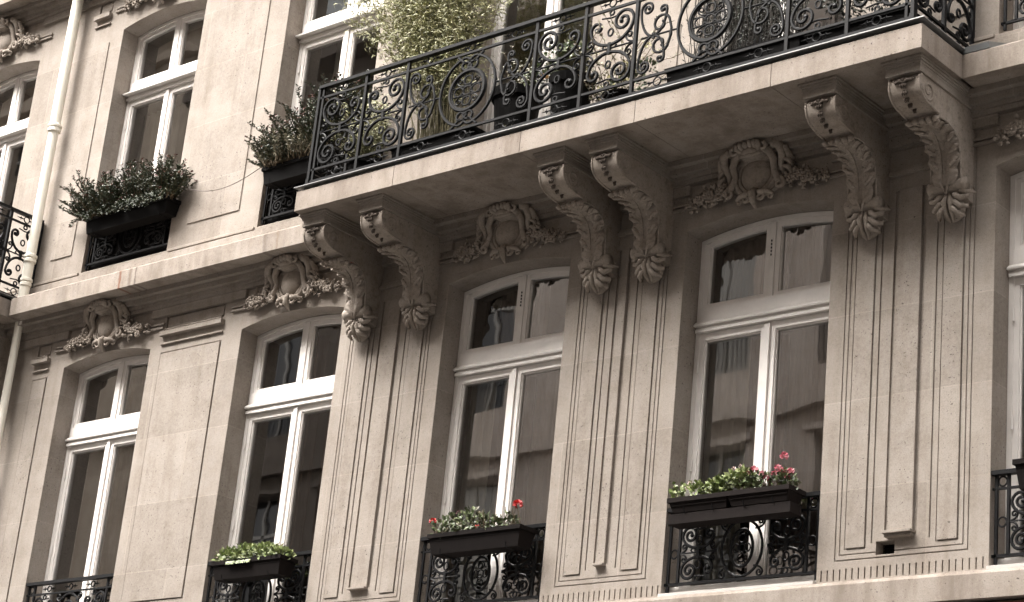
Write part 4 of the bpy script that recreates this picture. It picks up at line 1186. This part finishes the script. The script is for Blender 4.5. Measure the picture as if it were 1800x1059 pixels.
root = empty('balcony_planter', (-6.85, -0.42, BZ)); tag(root, 'black trough with a dense dark evergreen bush near the right end of the balcony', 'planter', 'long black balcony troughs')
trough(root, -7.16, -6.42, -0.56, -0.30, BZ, BZ+0.25, M_rail_black, 0.02)
mL = MB()
for k in range(46): leafy(mL, (-7.10+0.66*r_.random(), -0.43, 6.72+0.85*r_.random()), (0.11, 0.10, 0.12), 70, .045, .020, r_)
mL.build('foliage', M_leaf_black, root)

# ------------------------------------------------------------------ the street and the houses across it
def plane(name, x0, x1, y0, y1, z, mt):
    m = MB(); m.face([(x0,y0,z),(x1,y0,z),(x1,y1,z),(x0,y1,z)]); o = m.build(name, mt); tag(o, None, None, None, 'structure'); return o
def simple(name, c1, c2, sc, rough=0.9):
    m = mat(name, c1, rough); g = NG(m); pos = g.n('ShaderNodeNewGeometry').outputs['Position']
    g.t.links.new(g.ramp(g.noise(pos, sc, 6, 0.7), [(0.3, c1), (0.7, c2)]), g.b.inputs['Base Color']); return m
plane('ground', -400, 400, -400, 400, GROUND-0.13, simple('ground_earth', (0.09,0.085,0.08), (0.13,0.12,0.11), 3))
plane('road', -120, 60, -11.4, -2.4, GROUND-0.12, simple('asphalt', (0.045,0.045,0.047), (0.06,0.06,0.062), 30))
pv = simple('pavement_asphalt', (0.17,0.165,0.155), (0.23,0.22,0.205), 12)
for (y0, y1) in ((-2.4, 0.0), (-14.0, -11.4)):
    m = MB(); m.box(-120, 60, y0, y1, GROUND-0.125, GROUND-0.002); tag(m.build('pavement', pv), None, None, None, 'structure')

M_opp = [stone_material('opposite_pale_plaster', (0.56, 0.50, 0.455), bevel=0), stone_material('opposite_sooty_stone', (0.15, 0.13, 0.115), bevel=0), stone_material('opposite_limestone_warm', (0.40, 0.345, 0.29), bevel=0), stone_material('opposite_limestone_grey', (0.34, 0.31, 0.28), bevel=0)]
M_oppglass = mat('dark_opposite_glass', (0.03, 0.03, 0.032), 0.12, 0, 0.5)
M_shutter = mat('grey_shutters', (0.36, 0.35, 0.33), 0.7)
def opposite(x0, x1, top, mt, bay, floors, phase, label):
    YF = -14.2
    root = empty('building', ((x0+x1)/2, YF, GROUND)); tag(root, label, 'building', 'houses across the street')
    m = MB(); sh = MB(); gl = MB(); ir = MB(); n = int((x1-x0)/bay); fh = (top-GROUND-0.6)/floors
    # wall as pier and spandrel boxes so that the windows are real recesses
    xs = [x0+bay*(k+0.5)+phase for k in range(n)]
    prev = x0
    for xc in xs: m.box(prev, xc-0.6, YF-0.4, YF, GROUND, top); prev = xc+0.6
    m.box(prev, x1, YF-0.4, YF, GROUND, top)
    for f in range(floors):
        zb = GROUND+fh*f
        for xc in xs:
            m.box(xc-0.6, xc+0.6, YF-0.39, YF-0.004, zb if f else GROUND, zb+0.75); m.box(xc-0.6, xc+0.6, YF-0.39, YF-0.004, zb+fh-0.42, zb+fh)
            gl.box(xc-0.58, xc+0.58, YF-0.30, YF-0.26, zb+0.75, zb+fh-0.42)
            if (f+int(xc*7)) % 3 == 0: sh.box(xc-0.60, xc-0.02, YF-0.20, YF-0.16, zb+0.78, zb+fh-0.45); sh.box(xc+0.02, xc+0.60, YF-0.20, YF-0.16, zb+0.78, zb+fh-0.45)
            sh.box(xc-0.03, xc+0.03, YF-0.258, YF-0.22, zb+0.75, zb+fh-0.42); sh.box(xc-0.58, xc+0.58, YF-0.258, YF-0.22, zb+fh-1.15, zb+fh-1.08)
            m.box(xc-0.72, xc+0.72, YF+0.002, YF+0.10, zb+fh-0.40, zb+fh-0.30)
            for q in range(13): ir.box(xc-0.58+q*0.095, xc-0.568+q*0.095, YF+0.04, YF+0.05, zb+0.78, zb+1.5)
            ir.box(xc-0.6, xc+0.6, YF+0.03, YF+0.06, zb+1.5, zb+1.53)
        m.box(x0, x1, YF+0.001, YF+0.22, zb+fh-0.09, zb+fh+0.12)
    m.box(x0, x1, YF-5, YF+0.45, top, top+0.35)
    m.build('wall', mt, root); gl.build('window', M_oppglass, root); sh.build('shutter', M_shutter, root); ir.build('window_guard', M_iron, root)
    m = MB(); m.prism([(YF-0.2, top+0.35), (YF-1.6, top+3.0), (YF-5, top+3.0), (YF-5, top+0.35)], x0, x1); m.build('roof', M_flash, root)
opposite(-40.5, -33.0, 20.6, M_opp[2], 2.6, 5, 0.1, 'beige stone apartment house across the street, seen mirrored in the left windows')
opposite(-33.0, -25.2, 18.6, M_opp[1], 2.3, 5, 0.2, 'sooty grey stone house across the street, between two paler ones')
opposite(-25.2, -12.0, 18.2, M_opp[0], 2.5, 5, 0.0, 'pale plastered house across the street, almost opposite the balcony')
opposite(-12.0, 30.0, 24.0, M_opp[3], 2.5, 7, 0.0, 'unseen long grey house behind the viewer, raised to block sky from the right')  # out of view; split off and made taller to cut skylight on the right
